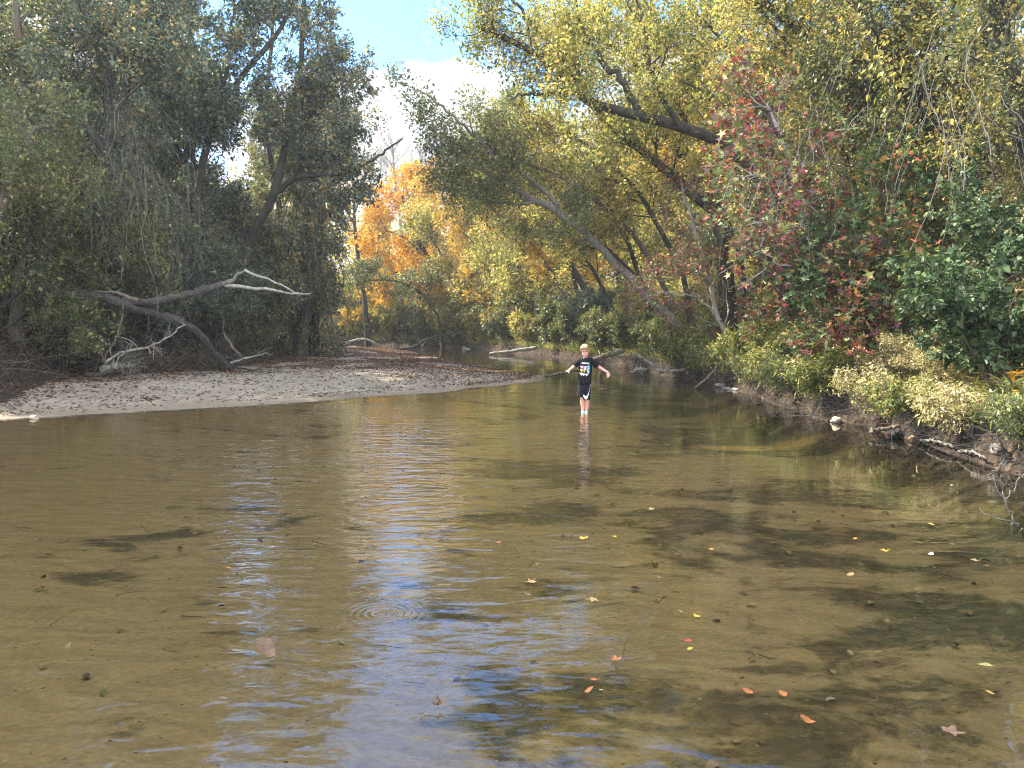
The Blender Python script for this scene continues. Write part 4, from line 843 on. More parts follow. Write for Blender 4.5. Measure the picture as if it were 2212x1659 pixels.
X, Y, Z = scatter(40000, 1, 14, 6, 45, lambda X, Y, dr, dl, db, inb, z, c: (c == 2) * (dr < dl) * (1 - .7 * smooth01(dr, 1.2, 5)), g)
litter('bank_leaves', 'dead leaves and bits caught along the foot of the right bank', X, Y, Z, .085, 'brown', g)
X, Y, Z = scatter(420, -5, 5.6, 2.3, 16, lambda X, Y, dr, dl, db, inb, z, c: (c == 0) * (vnoise(X * .9 + 3, Y * .9 + 8) > .5) * (.25 + .75 * (X > .5)), g)
litter('sunken_leaves', 'brown leaves lying on the creek bed under the water', X, Y, Z, .07, 'brown', g)
X, Y, Z = scatter(420, -5, 5.6, 2.3, 14, lambda X, Y, dr, dl, db, inb, z, c: (c == 0) * (vnoise(X * .9 + 3, Y * .9 + 8) > .45), g)
litter('sunken_pale_leaves', 'tan and yellow leaves lying on the creek bed under the water', X, Y, Z, .06, 'straw', g)

# twigs, roots and flood debris
def sticks(name, lab, X, Y, Z, Lr, r, bark, g, upr=.25, cat='debris', out=(0, 0), dz=0.0):
    n = len(X); K = 5; p = np.stack([X, Y, Z + .02], 1); a = g.uniform(0, 2 * np.pi, n)
    d = norm(np.stack([np.cos(a) + out[0], np.sin(a) + out[1], g.normal(size=n) * upr + upr * .4 + dz], 1)); L_ = g.uniform(*Lr, n); P = [p]
    for k in range(K - 1):
        d = norm(d + g.normal(size=(n, 3)) * .16); p = p + d * (L_ / (K - 1))[:, None]; P.append(p)
    R = (r * g.uniform(.4, 1.4, n))[:, None] * np.linspace(1, .35, K)[None]
    v, f = tubes([(np.stack(P, 1), R, 4)]); o = mesh_obj(name, v, f, MB[bark], smooth=True); tag(o, lab, cat, kind='stuff'); return o
X, Y, Z = scatter(26000, 4, 9, 6, 42, lambda X, Y, dr, dl, db, inb, z, c: (c == 2) * (dr < dl) * (dr < .5) * .8, g)
sticks('bank_debris', 'tangle of grey roots and twigs along the foot of the right bank', X, Y, Z, (.15, .75), .006, 'weathered', g, .35, out=(-.2, 0))
X, Y, Z = scatter(52000, 4, 9, 6, 42, lambda X, Y, dr, dl, db, inb, z, c: (c == 2) * (dr < dl) * (dr < .55) * (dr > .12) * .9, g)
sticks('hanging_roots', 'fine dark roots and dead stems hanging down the cut face of the right bank', X, Y, Z + .03, (.12, .5), .004, 'weathered', g, .3, 'roots', out=(-.7, -.2), dz=-.75)
X, Y, Z = scatter(14000, -17, -7, 15, 55, lambda X, Y, dr, dl, db, inb, z, c: (c == 2) * inb * (db < 2.6) * (1 - .85 * ((Y < 18.3) & (X < -10))), g)
sticks('root_debris', 'tangle of dark roots and dead branches under the left bank shrubs', X, Y, Z, (.4, 2.0), .010, 'brown', g, .6)
X, Y, Z = scatter(1600, -16, 1, 13, 45, lambda X, Y, dr, dl, db, inb, z, c: (c == 1) * .6, g)
sticks('sand_twigs', 'small twigs scattered over the sand bar', X, Y, Z, (.08, .4), .005, 'brown', g, .05)

# clumps of cane hanging over the waterline
CG = 'cane clumps along the right waterline'
for k, (px, dpt, lb, h, w_, nl) in enumerate([(1465, 24.0, 'dark green cane clump below the grey lit trunk', 1.3, 2.0, 3800), (1520, 22.3, 'green cane clump left of the crooked root branch', 1.25, 1.9, 3800), (1625, 19.0, 'green cane clump right of the pale sapling foot', 1.35, 2.0, 4200),
        (1680, 17.0, 'dense cane clump over the floating pole', 1.3, 1.9, 4200), (1745, 15.6, 'bright cane clump above the undercut shore', 1.15, 1.6, 3800), (1800, 14.4, 'yellow green cane clump beside the first aster clump', .95, 1.3, 3200), (1870, 13.0, 'sunlit yellow cane clump in the middle of the asters', .95, 1.2, 3000), (1700, 18.5, 'tall cane clump behind the one over the pole', 1.6, 2.0, 4200)]):
    p = at(px, 760, dpt); x_ = float(p[0]) + .15
    shrub(lb, x_, dpt, h, w_, 'cane', nl, .15, 260 + k, CG, 'brown', shape='leaf6', nst=16, n2=90, n3=300, aspect=.17, spread=.03, name='cane_clump', cat='cane', up=.4, lean=(-.3, -.1))
for k, (x_, y_, h_, lb) in enumerate([(7.3, 11.6, 1.2, 'straw and gold weed clump high on the sunlit bank'), (7.0, 13.2, 1.1, 'straw and gold weed clump below the red and green sapling'), (8.1, 12.6, 1.3, 'straw weed clump at the top of the sunlit bank'), (7.9, 10.9, 1.1, 'straw weed clump behind the large shrub')]):
    shrub(lb, x_, y_, h_, 1.7, 'straw', 6500, .05, 280 + k, 'weed clumps on the sunlit bank', 'brown', nst=14, n2=90, n3=380, spread=.04, name='plant', cat='plant', aspect=.4)
for k, (x_, y_, h_, w_, lf, lb) in enumerate([(5.75, 8.1, .55, .9, 'mid', 'small dark weed clump at the water beside the forked grey log'), (5.72, 9.3, .6, 1.0, 'straw', 'straw weed clump hanging over the shore below the large shrub'), (5.78, 10.3, .65, 1.1, 'cane', 'green gold weed clump at the water right of the thin brown branch'), (5.85, 11.6, .7, 1.1, 'straw', 'straw weed clump over the sunlit shore rubble'),
        (5.6, 13.2, .75, 1.2, 'cane', 'green gold weed clump hanging over the round tan stone'), (5.6, 14.6, .8, 1.2, 'mid', 'dark weed clump hanging over the dark shore stick'), (5.7, 15.9, .85, 1.3, 'cane', 'green weed clump at the water below the dense cane'), (5.8, 17.3, .9, 1.3, 'mid', 'dark weed clump beside the floating pole'), (5.85, 19.6, .9, 1.3, 'cane', 'green weed clump between the floating pole and the crooked branch'), (5.85, 21.6, .8, 1.2, 'mid', 'dark weed clump left of the crooked branch')]):
    shrub(lb, x_, y_, h_, w_, lf, 4200, .045 if lf != 'cane' else .09, 290 + k, 'weeds along the right waterline', 'brown', nst=14, n2=80, n3=320, spread=.04, name='plant', cat='plant', aspect=.45 if lf != 'cane' else .22, lean=(-.30, 0), bend=-.10)
X, Y, Z = scatter(500, -5, 5.5, 2.4, 14, lambda X, Y, dr, dl, db, inb, z, c: (c == 0) * (vnoise(X * .9 + 3, Y * .9 + 8) > .45), g)
sticks('sunken_twigs', 'small dark twigs lying on the creek bed', X, Y, Z, (.05, .28), .003, 'brown', g, .05)
# hanging vines
def vines(label, px0, px1, py0, py1, dlo, dhi, n, Lr, seed, bark='grey', r=.0042, leafm=None, nl=0):
    g = np.random.default_rng(seed); K = 14; P = []
    for i in range(n):
        p = at(g.uniform(px0, px1), g.uniform(py0, py1), g.uniform(dlo, dhi)); L_ = g.uniform(*Lr); zmin = tz(p[0], p[1]) + .1
        q_ = [p.copy()]; d = np.array([g.normal() * .5, g.normal() * .5, -.6])
        for k in range(K - 1):
            d = d + g.normal(size=3) * .22; d[2] -= .28; d /= np.linalg.norm(d); p = p + d * L_ / (K - 1); p[2] = max(p[2], zmin); q_.append(p.copy())
        P.append(q_)
    P = np.array(P); R = np.full((n, K), r) * g.uniform(.5, 1.5, (n, 1))
    P2, R2 = spawn(P, R, n * 3, (.2, .8), (20, 60), -.1, 6, .3, -.1, (.05, .9), g=g, rmax=.7)
    o = empty('hanging_vines', P[0, 0], label, 'vines', 'vines hanging in the trees')
    v, f = tubes([(P, R, 4), (P2, R2, 3)]); mesh_obj('stem', v, f, MB[bark], o, smooth=True)
    if nl:
        v, f = leaf_mesh(np.concatenate([P[:, ::3][:, :4]]), nl, .07, .12, 'oval', g); mesh_obj('leaves', v, f, ML[leafm], o, fattr=g.random(nl))
vines('pale vines hanging below the white sky gap on the right', 1640, 1760, 200, 330, 13, 16, 26, (1.2, 3.2), 401)
vines('long pale vines hanging in front of the upper right trees', 1830, 2010, 0, 260, 12, 14.5, 36, (1.5, 3.8), 402)
vines('brown vines hanging in the top right corner', 2020, 2200, -40, 260, 10.5, 12.5, 28, (1.5, 3.6), 403, 'grey')
vines('thin vines draped under the huge arching limb', 1500, 1640, 300, 450, 16.5, 18.5, 20, (1.0, 2.6), 404)
vines('dark vines draped down the big tree near the left edge', 190, 330, 120, 420, 18, 20, 50, (1.5, 4.0), 405, 'brown', .008, 'dark', 1800)
vines('vines hanging like a curtain at the end of the shaded bank', 610, 715, 330, 560, 31, 34, 60, (2.5, 6.5), 406, 'brown', .012, 'dark', 2500)
vines('bare grey vine tangle in the middle of the left trees', 350, 430, 380, 560, 21.5, 23, 40, (1.2, 3.0), 407, 'grey', .007)
# ---------------------------------------------------------------- logs and driftwood
def log_thing(name, label, path, r0, r1, bark, cat='log', branches=(), twigs=0, TL=(.2, .6), seed=1, group=None, K=26, jit=.015, world=None, cap=True):
    g = np.random.default_rng(seed)
    C = catmull(np.array(world, float), K) if world is not None else ppath(path, K, 0, g)
    C[1:-1] += g.normal(size=(K - 2, 3)) * jit
    R = np.linspace(r0, r1, K) * (1 + .10 * g.normal(size=K))
    o = empty(name, C[0], label, cat, group)
    bt = [(C[None], R[None], 12)]
    v, f = tubes(bt); fs = [f]; v = v + (g.normal(size=v.shape) * .07 + np.repeat(g.normal(size=(K, 12, 1)), 3, 2).reshape(-1, 3) * .05) * min(r0, r1)
    S = 12
    if cap:
        v = np.vstack([v, C[0] - norm(C[1] - C[0]) * r0 * .15, C[-1] + norm(C[-1] - C[-2]) * r1 * .5]); nv = len(v)
        fs.append(np.array([[(k + 1) % S, k, nv - 2] for k in range(S)])); b0 = (K - 1) * S
        fs.append(np.array([[b0 + k, b0 + (k + 1) % S, nv - 1] for k in range(S)]))
    mesh_obj('trunk', v, fs, MB[bark], o, smooth=True)
    for bi, (bp, br, bb) in enumerate(branches):
        c = ppath(bp, 12, 0, g); c[1:-1] += g.normal(size=(10, 3)) * jit
        vv, ff = tubes([(c[None], np.linspace(br, br * .25, 12)[None], 8)])
        mesh_obj('branch', vv, ff, MB[bb], o, smooth=True)
    if twigs:
        P1, R1 = spawn(C[None], R[None], twigs, TL, (30, 80), .1, 6, .25, 0, (.15, 1), g=g, rfac=.02)
        for i in range(twigs):
            P2, R2 = spawn(P1[i:i + 1], R1[i:i + 1], 3, (TL[0] * .4, TL[1] * .5), (20, 60), 0, 5, .25, 0, (.2, 1), g=g, rfac=.015)
            vv, ff = tubes([(P1[i:i + 1], R1[i:i + 1], 5), (P2, R2, 4)]); mesh_obj('twig', vv, ff, MB[bark], o, smooth=True)
    return o
log_thing('fallen_tree', 'fallen tree jutting over the sand bar with a forked bleached tip', [(120, 640, 19.5), (190, 636), (250, 652), (310, 652), (380, 641), (450, 623), (490, 612)], .12, .08, 'weathered', 'fallen tree',
    [([(485, 614, 18.6), (505, 603), (520, 590), (530, 582)], .07, 'grey'), ([(486, 616, 18.6), (530, 622), (580, 626), (625, 633), (672, 634)], .055, 'bleached'), ([(528, 583, 18.6), (560, 598), (600, 612), (640, 630), (650, 633)], .038, 'bleached'), ([(300, 650, 18.6), (250, 632), (210, 630)], .06, 'brown')], twigs=26, TL=(.3, 1.1), seed=501)
log_thing('leaning_log', 'dark dead trunk slanting down onto the sand bar', [(225, 640, 19.2), (300, 668, 19.6), (370, 688, 20.2), (425, 715, 21), (455, 752, 21.6), (492, 792, 22.3)], .115, .085, 'weathered', 'log', twigs=20, TL=(.3, 1.0), seed=502)
log_thing('root_stump', 'rotten stump with a pale sidewards branch where the slanting trunk lands', [(492, 802, 22.3), (490, 785), (482, 768)], .20, .12, 'dark', 'stump',
    [([(490, 788, 22.3), (525, 775), (560, 768), (590, 764)], .045, 'bleached'), ([(545, 770, 22.3), (570, 757), (585, 750)], .03, 'brown'), ([(500, 790, 22.3), (540, 800), (580, 797)], .04, 'dark')], twigs=26, TL=(.2, .7), seed=503)
log_thing('dead_branch', 'thin pale dead branch arching under the left bank shrubs', [(228, 785, 18.5), (262, 762), (310, 752), (350, 735), (385, 712), (400, 700)], .032, .012, 'bleached', 'branch', twigs=14, TL=(.3, .9), seed=504)
log_thing('root_pile', 'weathered root crown lying under the dark shrubs', [(225, 800, 18.6), (255, 790), (290, 792)], .12, .06, 'grey', 'roots', twigs=40, TL=(.4, 1.1), seed=505)
log_thing('dead_branch', 'slanting brown dead stem left of the slanting trunk', [(222, 782, 19), (245, 740), (262, 695), (268, 640)], .035, .02, 'brown', 'branch', twigs=8, seed=506)
log_thing('dead_branch', 'slim dead stem leaning right of the slanting trunk', [(520, 772, 20.6), (500, 745), (482, 718), (486, 690)], .035, .02, 'brown', 'branch', twigs=8, seed=507)
a, b = gnd(88, 836, .16), gnd(182, 830, .16)
log_thing('bark_slab', 'flat piece of dark wood lying on the sand at the left', None, .10, .07, 'brown', 'driftwood', world=[a + [0, 0, .02], (a + b) / 2 + [0, .1, .05], b + [0, 0, .03]], seed=508)
a, b = gnd(135, 812, .3), gnd(230, 812, .3)
log_thing('driftwood', 'low dark log at the edge of the litter slope', None, .09, .05, 'grey', 'driftwood', world=[a, (a + b) / 2 + [0, 0, .04], b], seed=509)
a, b = gnd(678, 853, .10), gnd(828, 845, .12)
log_thing('driftwood_branch', 'thin knobbly dead branch lying on the front of the sand bar', None, .028, .018, 'bleached', 'branch', world=[a + [0, 0, .05], a * .7 + b * .3 + [0, 0, .06], a * .35 + b * .65 + [0, 0, .03], b + [0, 0, .03]], twigs=10, TL=(.15, .4), seed=510, jit=.02)
log_thing('arched_log', 'dark log arching out of the water on the far side', [(862, 754, 55), (893, 749), (925, 732), (965, 722), (1010, 721)], .11, .05, 'dark', 'log', twigs=8, TL=(.5, 1.6), seed=511)
log_thing('fallen_limb', 'dark fallen limb at the far left end of the sand bar', [(703, 735, 52), (725, 740), (748, 747)], .09, .05, 'dark', 'log', seed=512)
log_thing('driftwood', 'long sunlit drift log below the broken trunks', [(1058, 764, 43.5), (1095, 760), (1130, 755), (1158, 752)], .07, .11, 'bleached', 'driftwood', twigs=12, TL=(.3, .9), seed=513)
log_thing('driftwood', 'pale drift root at the edge of the far pool', [(1000, 752, 55), (1015, 757), (1032, 762)], .14, .06, 'bleached', 'driftwood', seed=514)
log_thing('drift_arch', 'pale bent branch on the far sunlit beach', [(740, 744, 57), (765, 735), (790, 733), (812, 742)], .10, .05, 'bleached', 'driftwood', seed=515)
log_thing('log', 'thick grey log on the bank right behind the boy', [(1278, 778, 27.5), (1310, 768), (1345, 758)], .08, .10, 'brown', 'log', twigs=4, seed=516)
log_thing('bleached_pole', 'bleached pole sticking up from the leaf littered point', [(1432, 806, 24.2), (1405, 785), (1371, 763)], .05, .035, 'bleached', 'branch', seed=517)
log_thing('driftwood', 'grey drift log half in the water at the leaf littered point', [(1365, 806, 24.5), (1382, 798), (1400, 800)], .06, .06, 'grey', 'driftwood', [([(1380, 802, 24.4), (1392, 812), (1398, 815)], .03, 'grey')], twigs=8, seed=518)
log_thing('driftwood', 'curved pale branch lying on the leaf littered point', [(1420, 800, 23.6), (1450, 801), (1480, 799), (1496, 806)], .05, .03, 'bleached', 'driftwood', twigs=4, seed=519)
log_thing('root_branch', 'dark crooked branch rising from the water to the pale sapling', [(1500, 838, 19.5), (1530, 815), (1556, 780), (1560, 745), (1568, 732)], .035, .025, 'brown', 'branch', twigs=8, seed=520)
log_thing('floating_pole', 'pale straight pole floating beside the right bank', None, .035, .05, 'bleached', 'branch', world=[gnd(1560, 838, .01), gnd(1585, 841, .02), gnd(1612, 844, .03)], seed=521, jit=.004)
log_thing('forked_log', 'smooth grey forked log standing on the shore at the right edge', [(2178, 1012, 8.35), (2172, 990), (2160, 972), (2150, 962)], .055, .05, 'grey', 'log', [([(2180, 1008, 8.35), (2186, 985), (2198, 968), (2222, 960)], .045, 'grey')], twigs=6, TL=(.15, .4), seed=522)
log_thing('driftwood', 'thin brown branch lying on the sunlit shore', [(1878, 932, 10.9), (1915, 925), (1950, 920), (1985, 915)], .03, .02, 'brown', 'branch', twigs=6, TL=(.15, .5), seed=523)
log_thing('driftwood', 'short dark log under the thin brown branch', [(1925, 938, 10.8), (1950, 930), (1985, 922)], .055, .05, 'dark', 'driftwood', seed=524)
log_thing('dead_limb', 'whitened dead limb lying high on the grassy bank', [(2075, 500, 12), (2110, 490), (2150, 482), (2195, 474)], .035, .025, 'pale', 'branch', [([(2100, 492, 12), (2095, 508), (2078, 512)], .015, 'pale')], twigs=5, TL=(.2, .5), seed=525)
log_thing('bare_twigs', 'bare forked twig standing in the water at the right edge', [(2230, 1190, 6.0), (2205, 1140), (2172, 1085), (2158, 1040), (2150, 1010)], .010, .004, 'grey', 'twig', [([(2205, 1140, 6.0), (2170, 1125), (2125, 1105), (2118, 1085)], .006, 'grey'), ([(2172, 1085, 6.0), (2195, 1050), (2215, 1010)], .006, 'grey')], twigs=9, TL=(.12, .35), seed=526)
for k, (x0, y0, x1, y1, r, lb) in enumerate([(1700, 868, 1760, 880, .02, 'dark stick poking from the root tangle into the water'), (1990, 950, 2060, 965, .02, 'grey stick lying along the shore below the large shrub'), (2070, 975, 2130, 990, .018, 'grey stick in the mud beside the forked log'),
        (560, 838, 600, 836, .012, 'tiny brown stick lying on the front sand'), (1840, 900, 1900, 895, .02, 'bleached stick among the sunlit shore rubble')]):
    a, b = gnd(x0, y0, .06), gnd(x1, y1, .10)
    log_thing('stick', lb, None, r, r * .7, 'grey', 'stick', world=[a, (a + b) / 2 + [0, 0, .03], b], twigs=3, TL=(.1, .25), seed=540 + k, jit=.008)

# ---------------------------------------------------------------- stones
def rock(label, px, py, z, size, col, seed, sq=.6, group=None):
    g = np.random.default_rng(seed); p = gnd(px, py, z)
    u = np.linspace(0, np.pi, 13); v = np.linspace(0, 2 * np.pi, 19)[:-1]
    U, Vv = np.meshgrid(u, v, indexing='ij'); X = np.stack([np.sin(U) * np.cos(Vv), np.sin(U) * np.sin(Vv), np.cos(U)], -1)
    k = g.normal(size=(7, 3)); k = norm(k); rr = np.ones(U.shape)
    for kk in k: rr -= .22 * np.clip(np.abs((X * kk).sum(-1)) - .55, 0, 1) * 2 * g.uniform(.3, 1)
    Vx = (X * rr[..., None] * np.array([1, .8, sq]) * size).reshape(-1, 3) + p
    idx = np.arange(13 * 18).reshape(13, 18); a = idx[:-1]; b = np.roll(a, -1, 1); c = np.roll(idx[1:], -1, 1); d = idx[1:]
    o = mesh_obj('rock', Vx, np.stack([a, d, c, b], -1).reshape(-1, 4), col, origin=p, smooth=False); tag(o, label, 'rock', group)
MR = plain_mat('stone_tan', (.34, .28, .21), .9, .3, 14, .01); MR2 = plain_mat('stone_grey', (.30, .28, .26), .9, .3, 18, .01); MR3 = plain_mat('stone_dark', (.05, .05, .035), .6, .3, 18, .01)
rock('round tan stone at the water under the sunlit bank', 1806, 908, .04, .13, MR, 1)
rock('angular grey stone among the rubble on the sunlit shore', 1872, 892, .14, .12, MR2, 2)
rock('small tan stone at the left tip of the sand bar edge', 74, 902, .02, .10, MR, 3, .5)
rock('white grey stone at the foot of the crooked root branch', 1556, 832, .06, .15, MR2, 4)
rock('pale round stone on the leaf littered point', 1492, 806, .18, .16, MR2, 5)
rock('dark stone half buried beside the angular grey one', 1950, 915, .12, .10, MR3, 6)

# ---------------------------------------------------------------- floating leaves, one by one
def fmat(name, col): return plain_mat(name, tuple(c * .62 for c in col), .75, .6, 45, .004, .12)
FM = {'yellow': fmat('leaf_yellow', (.36, .22, .04)), 'orange': fmat('leaf_orange_wet', (.20, .075, .03)), 'brown': fmat('leaf_brown_wet', (.11, .07, .05)), 'white': fmat('leaf_pale', (.34, .33, .27)), 'tan': fmat('leaf_tan', (.20, .145, .075)), 'red': fmat('leaf_red_wet', (.30, .04, .04)), 'green': fmat('leaf_green_wet', (.16, .17, .07))}
def fleaf(label, px, py, size, col, rot, shape='leaf', curl=.15, z=.006):
    p = gnd(px, py, z); n = 9; rot = rot + math.sin(px * 1.7 + py) * 1.1; size = size * (.52 if px != 576 else 1.0); c, s = math.cos(rot), math.sin(rot)
    if shape == 'leaf':
        out = []
        for i in range(n + 1):
            t = i / n; hw = .5 * math.sin(math.pi * min(1, t * 1.02) ** .8) * (.62 if int(px) % 3 else .42) * (1 + .12 * math.sin(i * 2.3 + px))
            zz = curl * size * ((2 * t - 1) ** 2 * .35 + .25 * math.sin(5 * t + rot * 7))
            out.append([(t - .5, hw, zz + curl * size * .7 * hw), (t - .5, 0, zz), (t - .5, -hw, zz + curl * size * .7 * hw)])
        V = np.array(out).reshape(-1, 3); V[:, :2] *= size
        F = []
        for i in range(n):
            for j in range(2): F.append([i * 3 + j, i * 3 + j + 1, i * 3 + 3 + j + 1, i * 3 + 3 + j])
        F = np.array(F)
    else:
        V = [(0, 0, 0)]
        for k in range(20):
            a = 2 * math.pi * k / 20; r = [1, .70, .52, .74][k % 4] * (1 + .18 * math.sin(k * 1.3 + px)) if k not in (9, 10, 11) else .35
            V.append((size * .5 * r * math.cos(a), size * .5 * r * math.sin(a), curl * size * r * r * (.6 + .4 * math.sin(3 * a))))
        V = np.array(V); F = np.array([[0, k + 1, (k + 1) % 20 + 1] for k in range(20)])
    X = V.copy(); X[:, 0] = V[:, 0] * c - V[:, 1] * s; X[:, 1] = V[:, 0] * s + V[:, 1] * c
    o = mesh_obj('fallen_leaf', X + p, F, FM[col], origin=p, smooth=True); tag(o, label, 'leaf', 'single leaves floating on the creek')
for a in [
    ('large crumpled brown leaf floating left of the sky reflection', 576, 1407, .19, 'brown', .2, 'leaf', .45, .03),
    ('upright orange brown leaf tip above the dark clump', 1272, 1492, .11, 'orange', 1.3, 'leaf', .5, .02),
    ('small orange leaf just above the upright one', 1282, 1468, .07, 'orange', 2.6, 'leaf', .2, .01),
    ('pale yellow leaf right of the upright orange one', 1299, 1490, .05, 'tan', .3, 'leaf', .2, .008),
    ('orange maple leaf at the end of the dark streak', 1328, 1424, .12, 'orange', .5, 'maple', .2, .008),
    ('bright yellow leaf on the right half near the red leaf', 1491, 1401, .095, 'yellow', .1, 'leaf', .15, .008),
    ('small red leaf floating with grass bits above the bright yellow one', 1486, 1384, .08, 'red', 1.0, 'maple', .2, .01),
    ('tan leaf floating left of the red leaf', 1470, 1320, .06, 'tan', .3, 'leaf', .15, .008),
    ('yellow leaf below the tan leaf pair', 1505, 1330, .10, 'yellow', 2.9, 'leaf', .15, .006),
    ('large tan maple leaf submerged beside the dark streak', 1145, 1256, .17, 'tan', .4, 'maple', .15, .006),
    ('brown leaf below the tan maple leaf', 1140, 1283, .15, 'brown', .2, 'leaf', .3, .006),
    ('round tan leaf alone in the clear patch', 1280, 1295, .16, 'tan', .1, 'maple', .05, .004),
    ('orange leaf near the lower right ripples', 1615, 1493, .11, 'orange', 2.8, 'leaf', .2, .008),
    ('brown orange leaf beside the lower right orange one', 1690, 1498, .11, 'orange', 2.6, 'leaf', .2, .008),
    ('rusty leaf riding the riffle at the bottom right', 1745, 1556, .13, 'orange', .4, 'leaf', .3, .01),
    ('yellow leaf drifting at the far lower right', 2139, 1496, .07, 'yellow', .1, 'leaf', .2, .008),
    ('pale green leaf drifting near the right edge', 2128, 1437, .12, 'green', 2.4, 'leaf', .2, .008),
    ('long white leaf floating on the right', 2010, 1197, .16, 'white', 3.0, 'leaf', .15, .008),
    ('pale leaf right of the long white one', 2105, 1210, .13, 'tan', .1, 'maple', .1, .006),
    ('small pale leaf next to the right edge', 2130, 1221, .09, 'tan', .9, 'leaf', .1, .006),
    ('long tan leaf left of the white one, lower', 1836, 1241, .17, 'tan', 2.7, 'leaf', .1, .006),
    ('spiky yellow leaf left of the long white one', 1910, 1190, .13, 'yellow', .2, 'maple', .2, .008),
    ('small yellow leaf floating above the right middle', 1848, 1163, .11, 'yellow', .1, 'leaf', .15, .008),
    ('small yellow leaf over the dark bed right of the boy reflection', 1538, 1186, .09, 'yellow', .2, 'leaf', .15, .008),
    ('spiky yellow leaf below the boy reflection', 1258, 1163, .17, 'yellow', .2, 'maple', .15, .008),
    ('orange leaf left below the boy reflection', 1076, 1171, .12, 'orange', .3, 'leaf', .15, .008),
    ('tiny yellow leaf right of the spiky one', 1328, 1159, .09, 'yellow', .1, 'leaf', .15, .008),
    ('pale spiky leaf drifting right of the boy', 1406, 1100, .19, 'tan', .3, 'maple', .15, .008),
    ('white leaf at the upper right of the water', 2056, 1048, .09, 'white', .2, 'leaf', .15, .01),
    ('yellow leaf beside the bare twigs', 2012, 1133, .12, 'yellow', .1, 'leaf', .2, .01),
    ('tiny yellow leaf far out left on the water', 494, 1227, .08, 'yellow', .3, 'leaf', .2, .008),
    ('dark leaf standing up in the sky reflection', 950, 1522, .13, 'brown', .9, 'maple', .5, .02),
    ('small dark leaf left of the standing one', 912, 1541, .06, 'brown', .3, 'leaf', .4, .012),
    ('dark purple leaf at the right of the riffle', 1421, 1247, .09, 'brown', 2.9, 'leaf', .3, .01),
    ('rust brown leaf beneath the water at the bottom edge', 2055, 1580, .18, 'brown', .6, 'maple', .1, .004),
    ('pale leaf drifting right of the boy hand', 1338, 812, .13, 'tan', .3, 'leaf', .2, .01),
    ('tiny pale leaf floating under the leaf littered point', 1372, 839, .12, 'white', .2, 'leaf', .2, .01)]:
    fleaf(*a)
# ---------------------------------------------------------------- the boy
def ring_loft(rings, n=24, fold=0.0, seed=0):
    """rings: (centre, rx, ry, tiltx-axis) closed, capped loft. axis given by centres"""
    g = np.random.default_rng(seed); C = np.array([r[0] for r in rings], float); T = norm(np.gradient(C, axis=0))
    V = []; a = np.arange(n) / n * 2 * np.pi; ph = g.uniform(0, 6.28, 4)
    xa = [np.array([1., 0, 0]), np.array([0, 0, 1.]), np.array([0, 1., 0])][0 if np.abs(T[:, 0]).max() < .6 else (1 if np.abs(T[:, 2]).max() < .93 else 2)]
    for i, r in enumerate(rings):
        A = norm(xa - (xa @ T[i]) * T[i]); B = np.cross(T[i], A)
        k = 1 + fold * (np.sin(3 * a + ph[0] + i * .35) * .6 + np.sin(7 * a + ph[1] - i * .5) * .4) * (i / max(1, len(rings) - 1) * .8 + .2)
        V.append(C[i] + A[None] * (r[1] * np.cos(a) * k)[:, None] + B[None] * (r[2] * np.sin(a) * k)[:, None])
    V = np.array(V); m_ = len(rings); idx = np.arange(m_ * n).reshape(m_, n)
    A_ = idx[:-1]; B_ = np.roll(A_, -1, 1); D_ = idx[1:]; C_ = np.roll(D_, -1, 1)
    V = np.vstack([V.reshape(-1, 3), C[:1], C[-1:]]); nv = len(V)
    q_ = np.stack([A_, B_, C_, D_], -1).reshape(-1, 4)
    t1 = np.stack([np.roll(idx[0], -1), idx[0], np.full(n, nv - 2)], -1); t2 = np.stack([idx[-1], np.roll(idx[-1], -1), np.full(n, nv - 1)], -1)
    return V, [q_, np.vstack([t1, t2])]
def join(parts):
    Vs, F4, F3, off = [], [], [], 0
    for v, fs in parts:
        Vs.append(v)
        for f in fs: (F4 if f.shape[1] == 4 else F3).append(f + off)
        off += len(v)
    return np.vstack(Vs), [x for x in (np.vstack(F4) if F4 else np.zeros((0, 4), int), np.vstack(F3) if F3 else np.zeros((0, 3), int)) if len(x)]
def limb(pts, rs, K=None, n=14, flat=1.0):
    K = K or len(pts) * 4; C = catmull(pts, K); R = np.interp(np.linspace(0, 1, K), np.linspace(0, 1, len(rs)), rs)
    rings = [(C[0] - norm(C[1] - C[0]) * rs[0] * .7, R[0] * .55, R[0] * .55)] + [(C[i], R[i], R[i] * flat) for i in range(K)] + [(C[-1] + norm(C[-1] - C[-2]) * rs[-1] * .7, R[-1] * .55, R[-1] * .55)]
    return ring_loft(rings, n)
def blob(c, r, n=18, rot=None):
    u = np.linspace(.05, np.pi - .05, n); rings = []
    U, Vv = np.meshgrid(np.linspace(0, np.pi, n), np.linspace(0, 2 * np.pi, n * 2 + 1)[:-1], indexing='ij')
    X = np.stack([np.sin(U) * np.cos(Vv), np.sin(U) * np.sin(Vv), np.cos(U)], -1).reshape(-1, 3) * np.array(r)
    if rot is not None: X = X @ np.array(rot).T
    idx = np.arange(n * 2 * n).reshape(n, 2 * n); a = idx[:-1]; b = np.roll(a, -1, 1); c_ = np.roll(idx[1:], -1, 1); d = idx[1:]
    return X + np.array(c), [np.stack([a, d, c_, b], -1).reshape(-1, 4)]
M_SKIN = plain_mat('skin', (.50, .27, .20), .55, .06, 30, 0, .35, .12)
M_HAIR, ht = new_mat('blond_hair')
htc = ht.n('TexCoord'); hn = ht.n('TexNoise', {'Vector': (ht.n('Mapping', {'Vector': (htc, 'Object'), 'Scale': (150, 40, 22), 'Rotation': (0, rad(35), 0)}), 0), 'Scale': 1.0, 'Detail': 3.0})
